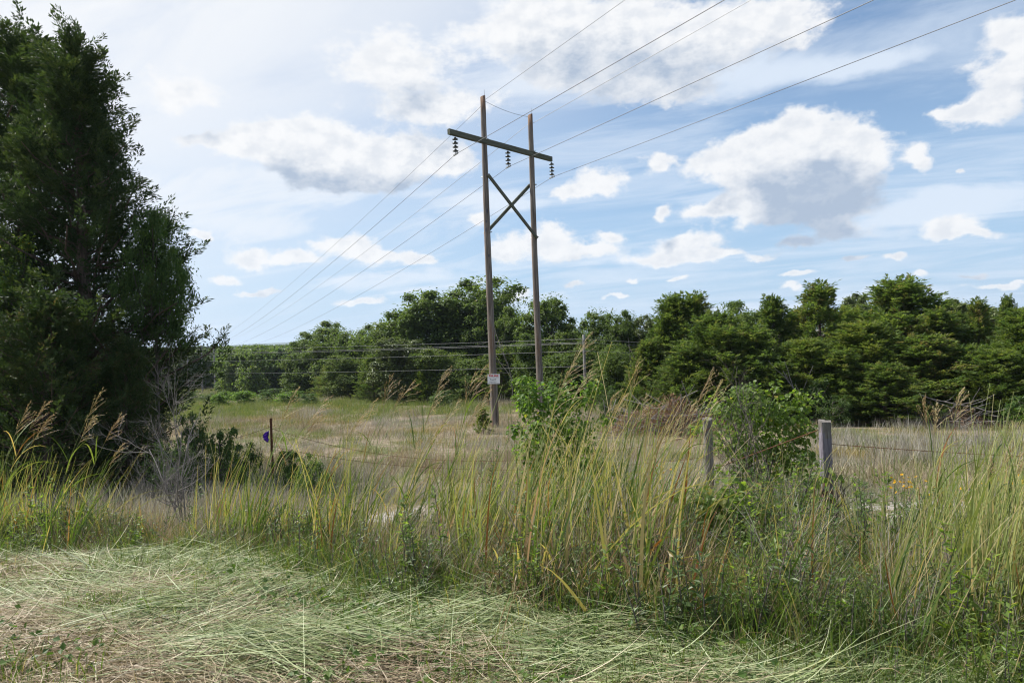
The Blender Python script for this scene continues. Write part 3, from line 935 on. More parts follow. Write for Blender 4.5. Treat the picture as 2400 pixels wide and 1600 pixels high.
def local_beam(name, a, b, w_, h_, mat, parent):
    """a timber whose own Z axis runs along it, so the grain follows"""
    a, b = Vector(a), Vector(b)
    L = (b - a).length
    g = Geo()
    zs = np.linspace(0, L, 7)
    e = min(w_, h_) * 0.12
    sec = [(-w_ / 2 + e, -h_ / 2), (w_ / 2 - e, -h_ / 2), (w_ / 2, -h_ / 2 + e), (w_ / 2, h_ / 2 - e), (w_ / 2 - e, h_ / 2), (-w_ / 2 + e, h_ / 2), (-w_ / 2, h_ / 2 - e), (-w_ / 2, -h_ / 2 + e)]
    V = np.array([[(x, y, z) for (x, y) in sec] for z in zs], float)
    V[:, :, :2] += rng.normal(0, 0.003, V[:, :, :2].shape)
    i = np.arange(56).reshape(7, 8)
    j = np.roll(np.arange(8), -1)
    g.add(V, np.stack([i[:-1], i[:-1][:, j], i[1:][:, j], i[1:]], -1).reshape(-1, 4))
    g.F.append(np.array([i[0][::-1]])); g.mi.append(np.zeros(1, np.int32)); g.sm.append(np.zeros(1, bool))
    g.F.append(np.array([i[-1]])); g.mi.append(np.zeros(1, np.int32)); g.sm.append(np.zeros(1, bool))
    o = g.obj(name, mat, parent)
    d = (b - a).normalized()
    q = d.to_track_quat('Z', 'Y')
    o.rotation_euler = q.to_euler()
    o.location = a
    return o


def pole_obj(name, base, top, r0, r1, mat, parent, lump=0.012):
    base, top = Vector(base), Vector(top)
    L = (top - base).length
    K = 26
    zs = np.linspace(0, L, K)
    pts = np.stack([0.02 * np.sin(zs * 0.5 + base.x), 0.015 * np.cos(zs * 0.4), zs], -1)
    V, F = tubes(pts[None], np.linspace(r0, r1, K)[None], 14)
    V = V.reshape(K, 14, 3)
    V[:, :, :2] += rng.normal(0, lump * r0, (K, 14, 2))
    V[-1, :, 2] += np.cos(np.arange(14) * 2 * PI / 14) * r1 * 0.35
    g = Geo().add(V, F, 0.5, 0, True)
    ctr = g.n
    g.add([[pts[-1, 0], pts[-1, 1], L + 0.05 * r1]], np.array([[0, 0, 0]]), 0.5)
    g.F[-1] = np.array([[(K - 1) * 14 + i, (K - 1) * 14 + (i + 1) % 14, ctr] for i in range(14)])
    g.mi[-1] = np.zeros(14, np.int32)
    g.sm[-1] = np.zeros(14, bool)
    o = g.obj(name, mat, parent)
    d = (top - base).normalized()
    o.rotation_euler = d.to_track_quat('Z', 'Y').to_euler()
    o.location = base
    return o


def sub(v, root):
    return Vector(v) - root.location


Y1, Y2 = 30.0, 32.3
b1, t1 = P(1137, 980, Y1), P(1108, 222, Y1)
b2, t2 = P(1243, 965, Y2), P(1217, 264, Y2)
b1.z = float(gz(b1.x, b1.y)) - 0.3
b2.z = float(gz(b2.x, b2.y)) - 0.3
hroot = empty('utility_pole_frame', (0.5 * (b1.x + b2.x), 0.5 * (b1.y + b2.y), b1.z))
tag(hroot, 'tall two-legged timber power pole frame with a crossarm and X brace in the field', 'utility pole')
p1 = pole_obj('pole', sub(b1, hroot), sub(t1, hroot), 0.172, 0.112, M['pole'], hroot)
p1['label'] = 'nearer weathered pole, riddled with dark woodpecker holes'
p2 = pole_obj('pole', sub(b2, hroot), sub(t2, hroot), 0.168, 0.112, M['pole'], hroot)
p2['label'] = 'farther weathered pole standing behind the leafy bush'
A, B = P(1037, 300, 28.3), P(1273, 364, 33.1)
ad = (B - A).normalized()
back = Vector((-ad.y, ad.x, 0)).normalized()
pm = (t1.xy - A.xy)
shift = back * (0.20 - 0.0)
# run the arm along the far side of both poles
A2, B2 = A + shift * 0.9, B + shift * 0.9
local_beam('crossarm', sub(A2, hroot), sub(B2, hroot), 0.15, 0.24, M['arm'], hroot)
bo = back * -0.17


def pole_at(b, t, z):
    k_ = (z - b.z) / (t.z - b.z)
    return b.lerp(t, k_)


xa, xb = P(1122, 403, Y1), P(1227, 548, Y2)
local_beam('brace', sub(pole_at(b1, t1, xa.z) + bo, hroot), sub(pole_at(b2, t2, xb.z) + bo, hroot), 0.07, 0.15, M['arm'], hroot)
xa, xb = P(1130, 536, Y1), P(1222, 424, Y2)
bo2 = -bo
local_beam('brace', sub(pole_at(b1, t1, xa.z) + bo2, hroot), sub(pole_at(b2, t2, xb.z) + bo2, hroot), 0.07, 0.15, M['arm'], hroot)
# woodpecker holes and a gain block: dark pockets standing in the nearer pole
for px_, py_, hh in ((1119, 484, 0.10), (1117, 508, 0.06), (1116, 528, 0.10), (1123, 587, 0.07), (1118, 607, 0.07), (1127, 785, 0.34), (1124, 706, 0.26)):
    q = P(px_, py_, Y1 - 0.16)
    axp = pole_at(b1, t1, q.z)
    g = Geo()
    ang = np.arange(10) * 2 * PI / 10
    rr = 0.172 + (0.112 - 0.172) * (q.z - b1.z) / (t1.z - b1.z)
    dxq = max(-0.75 * rr, min(0.75 * rr, q.x - axp.x))
    V = np.stack([dxq + 0.032 * np.cos(ang), np.full(10, 0.0), hh * np.sin(ang)], -1)
    V[:, 1] = -np.sqrt(np.maximum(rr ** 2 - V[:, 0] ** 2, 0.0)) - 0.010
    V2 = V * np.array([1, 1, 1])
    V2[:, 1] += 0.03
    i = np.arange(10)
    g.add(np.concatenate([V, V2]), np.stack([i, (i + 1) % 10, 10 + (i + 1) % 10, 10 + i], -1))
    g.add(np.concatenate([V, [[dxq, V[:, 1].mean(), 0]]]), np.stack([i, (i + 1) % 10, np.full(10, 10)], -1))
    o = g.obj('hole', M['ink'], hroot)
    o.location = sub((axp.x, axp.y, q.z), hroot)
# through bolts where arm and braces meet the poles
for (b_, t_), pts_ in (((b1, t1), ((1111, 322, Y1), (1122, 405, Y1), (1129, 534, Y1))), ((b2, t2), ((1221, 350, Y2), (1222, 426, Y2), (1227, 546, Y2)))):
    for px_, py_, YY in pts_:
        q = pole_at(b_, t_, P(px_, py_, YY).z)
        g = Geo()
        V, F = tubes(np.array([[tuple(-back * 0.27), tuple(back * 0.27)]]), np.array([[0.016, 0.016]]), 6)
        g.add(V, F)
        V, F = tubes(np.array([[tuple(-back * 0.215), tuple(-back * 0.20)]]), np.array([[0.05, 0.05]]), 4)
        g.add(V, F)
        o = g.obj('bolt', M['galv'], hroot)
        o.location = sub(q, hroot)
# pole-top pins
for tpt in (t1, t2):
    g = Geo()
    V, F = tubes(np.array([[[0, 0, -0.3], [0, 0, 0.26]]]), np.array([[0.012, 0.008]]), 6)
    g.add(V, F)
    o = g.obj('lightning_pin', M['galv'], hroot)
    o.location = sub(tpt + Vector((0.09, -0.04, 0.02)), hroot)


def proj(p):
    d = Vector(p) - Vector((0, 0, CAM_Z))
    u = (d.x * cr - d.z * sr) / d.y
    v = (d.x * sr + d.z * cr) / d.y
    return 1176 + u * F_PX, 784 - v * F_PX


def on_arm(px):
    lo, hi = 0.0, 1.0
    for _ in range(40):
        m_ = (lo + hi) / 2
        if proj(A2.lerp(B2, m_))[0] < px:
            lo = m_
        else:
            hi = m_
    return A2.lerp(B2, lo)


def insulator(parent, p, n=4):
    root = bpy.data.objects.new('insulator_string', None)
    col.objects.link(root)
    root.parent = parent
    root.location = sub(p, parent) + Vector((0, 0, -0.12))
    g = Geo()
    V, F = tubes(np.array([[[0, 0, 0.02], [0, 0, -0.17 * n - 0.02]]]), np.array([[0.014, 0.014]]), 6)
    g.add(V, F)
    g.obj('rod', M['galv'], root)
    for i in range(n):
        prof = [(0.02, 0.0), (0.045, -0.004), (0.05, -0.035), (0.105, -0.065), (0.128, -0.085), (0.122, -0.095), (0.06, -0.082), (0.02, -0.10)]
        ang = np.arange(14) * 2 * PI / 14
        V = np.array([[(r_ * math.cos(a_), r_ * math.sin(a_), z_) for a_ in ang] for r_, z_ in prof])
        ii = np.arange(len(prof) * 14).reshape(-1, 14)
        j = np.roll(np.arange(14), -1)
        g = Geo().add(V, np.stack([ii[:-1], ii[1:], ii[1:][:, j], ii[:-1][:, j]], -1).reshape(-1, 4), 0.5, 0, True)
        o = g.obj('disc', M['insulator'], root)
        o.location = (0, 0, -0.05 - 0.165 * i)
    g = Geo()
    zc = -0.05 - 0.165 * n - 0.05
    V, F = box_between((-0.10, 0.2, zc), (0.10, -0.2, zc), 0.05, 0.06)
    g.add(V, F)
    V, F = tubes(np.array([[[0, 0, zc + 0.09], [0, 0, zc]]]), np.array([[0.015, 0.02]]), 6)
    g.add(V, F)
    g.obj('clamp', M['galv'], root)
    return Vector(p) + Vector((0, 0, -0.12 + zc))


ends = [insulator(hroot, on_arm(x), n) for x, n in ((1045, 4), (1166, 4), (1267, 4))]

# far structure down in the valley
YF = 172.0
froot = empty('utility_pole_frame', (P(462, 905, YF).x, YF, float(gz(P(462, 905, YF).x, YF))))
tag(froot, 'small far three-legged power pole frame standing in the valley on the left', 'utility pole')
ftop = []
for px_, py_ in ((430, 803), (462, 794), (491, 794)):
    tpt = P(px_, py_, YF + (px_ - 462) * 0.06)
    bs = Vector((tpt.x, tpt.y, float(gz(tpt.x, tpt.y)) - 0.3))
    pole_obj('pole', sub(bs, froot), sub(tpt, froot), 0.22, 0.17, M['far_pole'], froot)
    ftop.append(tpt)
local_beam('crossarm', sub(P(424, 799, YF - 2.6), froot), sub(P(503, 797, YF + 2.2), froot), 0.2, 0.3, M['arm'], froot)
for px_ in (434, 464, 492):
    g = Geo()
    V, F = tubes(np.array([[[0, 0, 0], [0, 0, -0.8]]]), np.array([[0.1, 0.1]]), 6)
    g.add(V, F)
    o = g.obj('insulator_string', M['insulator'], froot)
    o.location = sub(P(px_, 800, YF + (px_ - 462) * 0.06 - 0.4), froot)


def wire(name, pts, r, mat, label, cat='power line', group=None, m=6):
    pts = np.array([tuple(p) for p in pts], float)
    o0 = pts[len(pts) // 2].copy()
    V, F = tubes((pts - o0)[None], np.full((1, len(pts)), r), m)
    o = Geo().add(V, F, 0.5, 0, True).obj(name, mat)
    o.location = o0
    return tag(o, label, cat, group)


def span(a, b, sag, n=40):
    a, b = Vector(a), Vector(b)
    return [a.lerp(b, i / n) - Vector((0, 0, 4 * sag * (i / n) * (1 - i / n))) for i in range(n + 1)]


LD = Vector((0.472, -0.882, 0))
GW = 'wires of the tall power line'
far_c = [P(436, 803, YF - 1.5), P(466, 803, YF), P(494, 803, YF + 1.5)]
exits = [(1637, 0), (1970, 0), (2310, 0)]
for k_, (e, fc, lab) in enumerate(zip(ends, far_c, ('conductor hanging from the left insulator string of the crossarm', 'conductor hanging from the middle insulator string of the crossarm', 'conductor hanging from the right insulator string of the crossarm'))):
    back_pts = []
    for i in range(31):
        s_ = i / 30 * 75
        p = e + LD * s_
        p.z = e.z - 0.031 * s_ + 0.00013 * s_ * s_
        back_pts.append(p)
    front = span(e, fc, 2.6, 60)
    wire('power_line', back_pts[::-1] + front[1:], 0.0095, M['wire'], lab, 'power line', GW)
for tpt, fc, r_, mt, lab in ((t1, ftop[1], 0.007, M['wire_grey'], 'thin overhead ground wire from the tip of the nearer pole'), (t2, ftop[2], 0.009, M['wire_pale'], 'pale overhead ground wire from the tip of the farther pole')):
    e = tpt + Vector((0.10, -0.02, -0.16)) if tpt is t1 else tpt + Vector((0.12, -0.05, -0.42))
    back_pts = []
    for i in range(31):
        s_ = i / 30 * 75
        p = e + LD * s_
        p.z = e.z - 0.018 * s_ + 0.0001 * s_ * s_
        back_pts.append(p)
    e2 = tpt + Vector((-0.12, 0.05, -0.45))
    wire('ground_wire', back_pts[::-1] + span(e2, fc, 1.8, 60), r_, mt, lab, 'power line', GW)
wire('jumper_wire', span(t1 + Vector((0.1, -0.05, -0.22)), t2 + Vector((-0.1, -0.05, -0.1)), 0.10, 16), 0.008, M['wire_grey'], 'short slack wire strung between the tips of the two poles', 'power line', GW)

# low line along the wood
gp_t = P(1341, 769, 40.0)
gp_b = Vector((gp_t.x, 40.0, float(gz(gp_t.x, 40.0)) - 0.2))
dp = empty('service_pole', gp_b)
tag(dp, 'slim grey service pole half hidden in front of the wood right of the frame', 'utility pole')
pole_obj('pole', Vector((0, 0, 0)), gp_t - gp_b, 0.10, 0.075, M['far_pole'], dp)
g = Geo()
V, F = tubes(np.array([[[0, -0.14, -0.30], [0, -0.14, 0.02]]]), np.array([[0.07, 0.07]]), 10)
g.add(V, F, 0.5, 0, True)
o = g.obj('bracket', M['galv'], dp)
o.location = gp_t - gp_b
GL = 'wires of the low line in front of the wood'
for k_, (yl, yr, yr2, lab) in enumerate(((803, 778, 792, 'topmost wire of the low line across the front of the wood'), (811, 786, 799, 'second wire of the low line across the wood, upper of a close pair'), (814, 788.5, None, 'third wire of the low line across the wood, lower of a close pair'), (830, 806, 812, 'fourth wire of the low line across the front of the wood'), (858, 841, None, 'lowest wire of the low line, well below the others'))):
    a, b = P(400, yl, 85.0), P(1341, yr, 39.85)
    pts = span(a, b, 0.12, 40)
    if yr2:
        pts = pts + span(b, P(1640, yr2, 37.0), 0.05, 10)[1:]
    wire('service_wire', pts, 0.0085, M['wire_service'], lab, 'wire', GL)

# ------------------------------------------------------------------ sign on the nearer pole
sc_c = P(1134, 870, Y1 - 0.30)
sroot = empty('sign', sc_c, math.radians(3))
tag(sroot, 'small white FOR SALE sign with red letters nailed to the nearer utility pole', 'sign')
SW, SH = 0.545, 0.425
sroot.rotation_euler = (math.radians(-4), math.radians(0.5), math.radians(-10))
g = Geo()
V, F = box_between((-SW / 2, 0, 0), (SW / 2, 0, 0), 0.008, SH)
g.add(V, F)
g.obj('board', M['sign'], sroot)


def text(body, size, x, z, mat, name, bold=0.0, sx=1.0):
    cu = bpy.data.curves.new(name, 'FONT')
    cu.body = body
    cu.size = size
    cu.align_x = 'CENTER'
    cu.align_y = 'CENTER'
    cu.extrude = 0.0008
    cu.offset = bold
    cu.resolution_u = 3
    cu.materials.append(mat)
    tmp = bpy.data.objects.new(name, cu)
    me = bpy.data.meshes.new_from_object(tmp)
    bpy.data.objects.remove(tmp)
    o = bpy.data.objects.new(name, me)
    col.objects.link(o)
    o.parent = sroot
    o.location = (x, -0.0065, z)
    o.rotation_euler = (PI / 2, 0, 0)
    o.scale = (sx, 1, 1)
    return o


text('FOR SALE', 0.105, 0.0, 0.135, M['red'], 'lettering', 0.006, 0.92)
text('Tract 27', 0.095, -0.03, -0.03, M['ink'], 'lettering', 0.0015, 0.85)
for zz, x0, x1, hh in ((0.062, -0.23, 0.22, 0.018), (-0.12, -0.19, 0.12, 0.020), (-0.175, -0.24, 0.24, 0.010)):
    g = Geo()
    xs = x0
    while xs < x1:
        L_ = random.uniform(0.015, 0.05)
        V, F = box_between((xs, -0.0055, zz), (min(xs + L_, x1), -0.0055, zz), 0.002, hh)
        g.add(V, F)
        xs += L_ + 0.008
    g.obj('fine_print', M['ink'], sroot)

# ------------------------------------------------------------------ fence
def fence_post(px, top, Y, r, label, paint):
    tp = P(px, top, Y)
    zb = float(gz(tp.x, Y)) - 0.15
    L = tp.z - zb
    root = empty('fence_post', (tp.x, Y, zb))
    tag(root, label, 'fence post', 'round timber posts of the old fence')
    K, m = 22, 18
    zs = np.linspace(0, L, K)
    V, F = tubes(np.stack([0.01 * np.sin(zs * 2), 0 * zs, zs], -1)[None], np.full((1, K), r), m)
    V = V.reshape(K, m, 3)
    ang = np.arange(m)
    ridge = 1 + 0.05 * np.sin(ang * 2.7 + 1) + rng.normal(0, 0.035, m)
    V[:, :, :2] *= ridge[None, :, None]
    V[:, :, :2] += rng.normal(0, 0.0012, (K, m, 2))
    V[-1, :, 2] += rng.normal(0, 0.006, m) + 0.012 * np.cos(ang * 2 * PI / m)
    if paint:                                                     # a split slab has come away near the top
        V[15:20, 8:11, :2] *= 0.86
    zc = zs[:-1] / L
    lim = lambda a: np.repeat(a, m)
    Fm = F.reshape(K - 1, m, 4)
    mi = np.zeros((K - 1, m), np.int32)
    rag = rng.normal(0, 0.03, m)
    mi[(zc[:, None] + rag[None]) < (0.42 if paint else 0.30)] = 1
    if paint:
        mi[((zc[:, None] + rag[None]) > 0.42) & ((zc[:, None] + rag[None]) < 0.86)] = 2
    g = Geo().add(V, F, 0.5, 0, False)
    g.mi[-1] = mi.ravel()
    n0 = g.n
    g.add([[0.0, 0, L + 0.004]], np.array([[0, 0, 0]]))
    g.F[-1] = np.array([[(K - 1) * m + i, (K - 1) * m + (i + 1) % m, n0] for i in range(m)])
    g.mi[-1] = np.zeros(m, np.int32)
    g.sm[-1] = np.zeros(m, bool)
    g.obj('timber', [M['post'], M['post_base'], M['post_paint']], root)
    return root, Vector((tp.x, Y, tp.z))


fr, fr_t = fence_post(1893, 966, 7.3, 0.064, 'right fence post, washed purple, with a rotting brown foot', True)
fl, fl_t = fence_post(1623, 961, 9.7, 0.064, 'left fence post, silver grey, wrapped with a rusty wire near its top', False)
fr.rotation_euler = (0, 0, 0.6)
g = Geo()
an = np.linspace(0, 2 * PI, 20)
V, F = tubes(np.stack([0.071 * np.cos(an), 0.071 * np.sin(an), 0.06 * np.cos(an + 0.6)], -1)[None], np.full((1, 20), 0.004), 5)
g.add(V, F)
o = g.obj('wire_loop', M['rust'], fl)
o.location = (0, 0, fl_t.z - fl.location.z - 0.17)
wire('brace_wire', span(fr_t + Vector((-0.06, 0.02, -0.10)), Vector((fl_t.x + 0.07, 9.7, fl_t.z - 0.72)), 0.0, 10), 0.006, M['rust'], 'twisted brace wire slanting from the right fence post down to the left one', 'fence wire')

tt_ = P(622, 960, 13.3)
tz = float(gz(tt_.x, 13.3)) - 0.2
troot = empty('steel_post', (tt_.x, 13.3, tz), 0.5)
tag(troot, 'thin rusty steel fence post with a purple ribbon, right of the dark cedars', 'fence post')
g = Geo()
V, F = box_between((0, 0, 0), (0, 0, tt_.z - tz), 0.045, 0.006, (0, 1, 0))
g.add(V, F)
V, F = box_between((0, 0.018, 0), (0, 0.018, tt_.z - tz - 0.002), 0.006, 0.03, (0, 1, 0))
g.add(V, F)
g.obj('shaft', M['rust'], troot)
zr = P(620, 1001, 13.3).z
g = Geo()
for k_ in range(5):                                               # crumpled loops of tape
    an = np.linspace(0, 1, 9)
    x = -0.045 - 0.042 * np.sin(an * PI) * (0.5 + 0.25 * k_) + rng.normal(0, 0.006, 9)
    z = 0.075 - 0.165 * an + 0.03 * math.sin(k_ * 2.1)
    y = -0.03 + 0.035 * np.sin(an * 5 + k_)
    wv = 0.020 + 0.012 * np.sin(an * PI)
    V = np.stack([np.stack([x - wv, y + 0.012, z], -1), np.stack([x + wv, y - 0.012 * (k_ % 2), z + 0.01], -1)], 1).reshape(-1, 3)
    F = np.array([[2 * i, 2 * i + 1, 2 * i + 3, 2 * i + 2] for i in range(8)])
    g.add(V, F)
ob = g.obj('ribbon', M['ribbon'])
ob.location = (tt_.x, 13.25, zr)
tag(ob, 'crumpled purple marker ribbon tied to the thin steel fence post', 'ribbon')

TP = Vector((tt_.x, 13.3, tt_.z))


def barbed(a, b, sag, label):
    pts = span(a, b, sag, 40)
    arr = np.array([tuple(p) for p in pts])
    o0 = arr[20].copy()
    g = Geo()
    V, F = tubes((arr - o0)[None], np.full((1, len(arr)), 0.0035), 5)
    g.add(V, F, 0.5, 0, True)
    nb_ = int((Vector(b) - Vector(a)).length / 0.14)
    q = np.stack([np.interp(np.linspace(0, 1, nb_), np.linspace(0, 1, 41), arr[:, i]) for i in range(3)], -1) - o0
    dd = rvec(nb_) * 0.016
    V, F = tubes(np.stack([q - dd, q + dd], 1), np.full((nb_, 2), 0.002), 3)
    g.add(V, F)
    o = g.obj('barbed_wire', M['rust'])
    o.location = o0
    return tag(o, label, 'fence wire', 'strands of the old barbed wire fence')


LP = Vector((-11.5, 15.6, 0.1))
barbed(TP - Vector((0, 0, 0.16)), LP, 0.55, 'rusty barbed wire sagging left from the steel post into the cedars')
barbed(TP - Vector((0, 0, 0.20)), fl_t - Vector((0.06, 0, 0.22)), 0.5, 'upper rusty barbed wire sagging between the steel post and the left timber post')
barbed(TP - Vector((0, 0, 0.55)), fl_t - Vector((0.06, 0, 0.55)), 0.30, 'lower rusty barbed wire between the steel post and the left timber post')
barbed(fr_t - Vector((-0.05, 0, 0.25)), Vector((9.5, 4.2, 0.55)), 0.12, 'rusty barbed wire running right from the purple-washed post')


# ------------------------------------------------------------------ scattering of uncountable growth
def scatter(name, pts, yaw, tilt, scale, pick, protos, label, cat, smooth=False):
    """one object whose geometry nodes set a prototype on each of its points"""
    src = bpy.data.collections.new(name + '_kinds')
    for i, p in enumerate(protos):
        p.name = '%s_kind_%02d' % (name, i)
        src.objects.link(p)
    pts = np.asarray(pts, np.float32)
    N = len(pts)
    me = bpy.data.meshes.new(name)
    me.vertices.add(N)
    me.vertices.foreach_set('co', pts.ravel())
    rot = np.stack([np.asarray(tilt)[:, 0], np.asarray(tilt)[:, 1], np.asarray(yaw)], -1).astype(np.float32)
    me.attributes.new('turn', 'FLOAT_VECTOR', 'POINT').data.foreach_set('vector', rot.ravel())
    s = np.asarray(scale, np.float32)
    s = np.stack([s, s, s], -1) if s.ndim == 1 else s
    me.attributes.new('size', 'FLOAT_VECTOR', 'POINT').data.foreach_set('vector', s.ravel())
    me.attributes.new('pick', 'INT', 'POINT').data.foreach_set('value', np.asarray(pick, np.int32))
    me.update()
    o = bpy.data.objects.new(name, me)
    col.objects.link(o)
    ng = bpy.data.node_groups.new(name + '_nodes', 'GeometryNodeTree')
    ng.interface.new_socket('Geometry', in_out='INPUT', socket_type='NodeSocketGeometry')
    ng.interface.new_socket('Geometry', in_out='OUTPUT', socket_type='NodeSocketGeometry')
    n, l = ng.nodes, ng.links
    gi, go = n.new('NodeGroupInput'), n.new('NodeGroupOutput')
    iop = n.new('GeometryNodeInstanceOnPoints')
    ci = n.new('GeometryNodeCollectionInfo')
    ci.inputs['Collection'].default_value = src
    ci.inputs['Separate Children'].default_value = True
    ci.inputs['Reset Children'].default_value = True

    def attr(nm, dt):
        a = n.new('GeometryNodeInputNamedAttribute')
        a.data_type = dt
        a.inputs['Name'].default_value = nm
        return a.outputs['Attribute']
    e2r = n.new('FunctionNodeEulerToRotation')
    l.new(attr('turn', 'FLOAT_VECTOR'), e2r.inputs[0])
    l.new(gi.outputs[0], iop.inputs['Points'])
    l.new(ci.outputs[0], iop.inputs['Instance'])
    iop.inputs['Pick Instance'].default_value = True
    l.new(attr('pick', 'INT'), iop.inputs['Instance Index'])
    l.new(e2r.outputs[0], iop.inputs['Rotation'])
    l.new(attr('size', 'FLOAT_VECTOR'), iop.inputs['Scale'])
    l.new(iop.outputs[0], go.inputs[0])
    md = o.modifiers.new('scatter', 'NODES')
    md.node_group = ng
    return tag(o, label, cat, None, 'stuff')


def proto(geo, mats):
    return bpy.data.objects.new('kind', geo.mesh('kind', mats))


def xyz(x, y, dz=0.0):
    return np.stack([x, y, gz(x, y) + dz], -1)


def x_of(px, Y):
    return (np.asarray(px) - 1176) / F_PX * np.asarray(Y) * cr


# edge of the mown verge, as a function of x
_mp = np.array([ground_at(px, py)[:2] for px, py in ((-500, 1225), (0, 1248), (300, 1262), (550, 1292), (800, 1352), (1000, 1378), (1200, 1408), (1450, 1440), (1650, 1475), (1900, 1520), (2200, 1560), (2700, 1610))])


def mow(x):
    return np.interp(x, _mp[:, 0], _mp[:, 1])


def n_(n, m, s, lo=-9, hi=9):
    return np.clip(rng.normal(m, s, n), lo, hi)


# ---- mown grass lying on the verge: long blades thrown mostly along the road
N = 73000
x = rng.uniform(-7.6, 6.8, N * 2)
y = rng.uniform(2.55, 6.4, N * 2)
ok = (y < mow(x) + 0.12 + 0.30 * (vnoise(x, y, 0.5, 30) - 0.5)) & (np.abs(x) < 0.80 * y + 2.2) & (rng.random(len(x)) < np.clip((fnoise(x, y * 1.7, 0.55, 61) - 0.30) * 3.2, 0.30, 1))
x, y = x[ok][:N], y[ok][:N]
N = len(x)
clump = fnoise(x, y * 2.0, 0.8, 31)
dryness = np.clip(1.2 * (4.35 - y) - 0.75 * (x + 0.75) + 3.2 * (fnoise(x, y * 1.6, 1.1, 33) - 0.5) - 0.75, 0, 1)
isdry = rng.random(N) < 0.10 + 0.82 * dryness
ang = n_(N, -0.06, 0.17) + 1.0 * (vnoise(x, y, 1.0, 34) - 0.5)
rnd = rng.random(N) < np.where(isdry, 0.45, 0.17)
ang = np.where(rnd, rng.uniform(0, 2 * PI, N), ang + np.where(rng.random(N) < 0.5, PI, 0))
L = np.clip(rng.gamma(5, 0.075, N), 0.10, 0.85) * np.where(isdry, 0.8, 1.0)
lean = n_(N, 1.46, 0.10)
bend = n_(N, 0.14, 0.38)
wd = np.where(isdry, rng.uniform(0.0025, 0.006, N), rng.uniform(0.003, 0.0082, N))
lift = 0.005 + 0.15 * np.clip(clump * 1.5 - 0.25, 0.05, 1) * rng.random(N) ** 0.9
base = xyz(x - 0.5 * L * np.cos(ang), y - 0.5 * L * np.sin(ang)) + np.stack([0 * x, 0 * x, lift], -1)
var = np.where(isdry, np.clip(rng.normal(0.26, 0.12, N), 0, 0.46), np.clip(rng.normal(0.70, 0.13, N), 0.48, 1.0))
var = np.where(rng.random(N) < 0.16, np.where(isdry, rng.uniform(0, 0.08, N), 1.0), var)  # some blades coloured dark in place of shaded gaps in the mat
V, F, K, _, _ = blades(base, ang, L, lean, bend, wd, 5, n_(N, 0, 0.45), 1.0, 0.2, n_(N, 0, 1.0) * np.where(isdry, 0.9, 0.22))
floor = gz(V[:, 0], V[:, 1]) + 0.004
V[:, 2] = np.maximum(V[:, 2], floor + 0.5 * (0.03 * rng.random(len(V))))
hay = Geo().add(V, F, np.repeat(var, K))
# chopped bits that mat it together
N = 22000
x = rng.uniform(-7.6, 6.8, N * 2)
y = rng.uniform(2.55, 6.4, N * 2)
ok = (y < mow(x) + 0.1) & (np.abs(x) < 0.80 * y + 2.2)
x, y = x[ok][:N], y[ok][:N]
N = len(x)
V, F, K, _, _ = blades(xyz(x, y) + np.stack([0 * x, 0 * x, rng.uniform(0.01, 0.09, N)], -1), rng.uniform(-PI, PI, N), rng.uniform(0.04, 0.17, N), n_(N, 1.35, 0.25), n_(N, 0.2, 0.5), rng.uniform(0.003, 0.008, N), 2, None, 1.0, 0.3)
dr = np.clip(1.2 * (4.35 - y) - 0.75 * (x + 0.75) + 3.2 * (fnoise(x, y * 1.6, 1.1, 33) - 0.5) - 0.75, 0, 1)
hay.add(V, F, np.repeat(np.where(rng.random(N) < 0.2 + 0.7 * dr, rng.uniform(0.05, 0.45, N), rng.uniform(0.55, 1.0, N)), K))
hay = hay.obj('mown_grass', M['hay'])
tag(hay, 'pale mown grass lying in swaths along the near verge, straw-coloured towards the left corner', 'cut grass', None, 'stuff')

# ---- short living grass pushing up through it
N = 38000
x = rng.uniform(-7.6, 7.0, N * 2)
y = rng.uniform(2.6, 6.6, N * 2)
pn = fnoise(x, y, 0.55, 36)
right = np.clip((x + 0.2) / 2.0, 0, 1) * np.clip((4.6 - y) / 0.8, 0, 1)
edge = np.clip(1 - (mow(x) - y) / np.where(x < -1.2, 0.75, 0.45), 0, 1)
ok = (y < mow(x) + 0.35) & (rng.random(len(x)) < np.clip((pn - 0.48) * 3.2, 0, 1) * 0.7 + 0.75 * right + 0.6 * edge) & (np.abs(x) < 0.80 * y + 2.2)
x, y = x[ok][:N], y[ok][:N]
N = len(x)
L = rng.uniform(0.06, 0.22, N) * (1 + 0.5 * np.clip(1 - (mow(x) - y) / 0.4, 0, 1))
V, F, K, _, _ = blades(xyz(x, y, 0.01), rng.uniform(-PI, PI, N), L, n_(N, 0.25, 0.25), rng.uniform(0.1, 1.3, N), rng.uniform(0.003, 0.008, N), 3)
vg = Geo().add(V, F, np.repeat(np.clip(rng.normal(0.38, 0.2, N), 0, 0.9), K))
# round weed leaves low in the straw at the left and along the right
N = 2600
x = rng.uniform(-3.6, 4.4, N * 3)
y = rng.uniform(2.7, 5.4, N * 3)
ok = (fnoise(x, y, 0.6, 41) > 0.60 - 0.10 * np.clip(x / 2, 0, 1)) & (y < mow(x) + 0.4)
x, y = x[ok][:N], y[ok][:N]
N = len(x)
nrm = unit(rng.normal(size=(N, 3)) * 0.5 + np.array([0, 0, 1]))
d = unit(np.cross(nrm, rvec(N)))
L = rng.uniform(0.02, 0.055, N)
V, F = kites(xyz(x, y) + np.stack([0 * x, 0 * x, rng.uniform(0.04, 0.15, N)], -1), d, nrm, L, L * 0.8, 0.12)
vg.add(V, F, np.repeat(np.clip(rng.normal(0.4, 0.2, N), 0, 0.9), 4), 1)
verge = vg.obj('verge_grass', [M['grass'], M['shrub']])
tag(verge, 'short green grass and small weed leaves pushing up through the mown grass', 'grass', None, 'stuff')


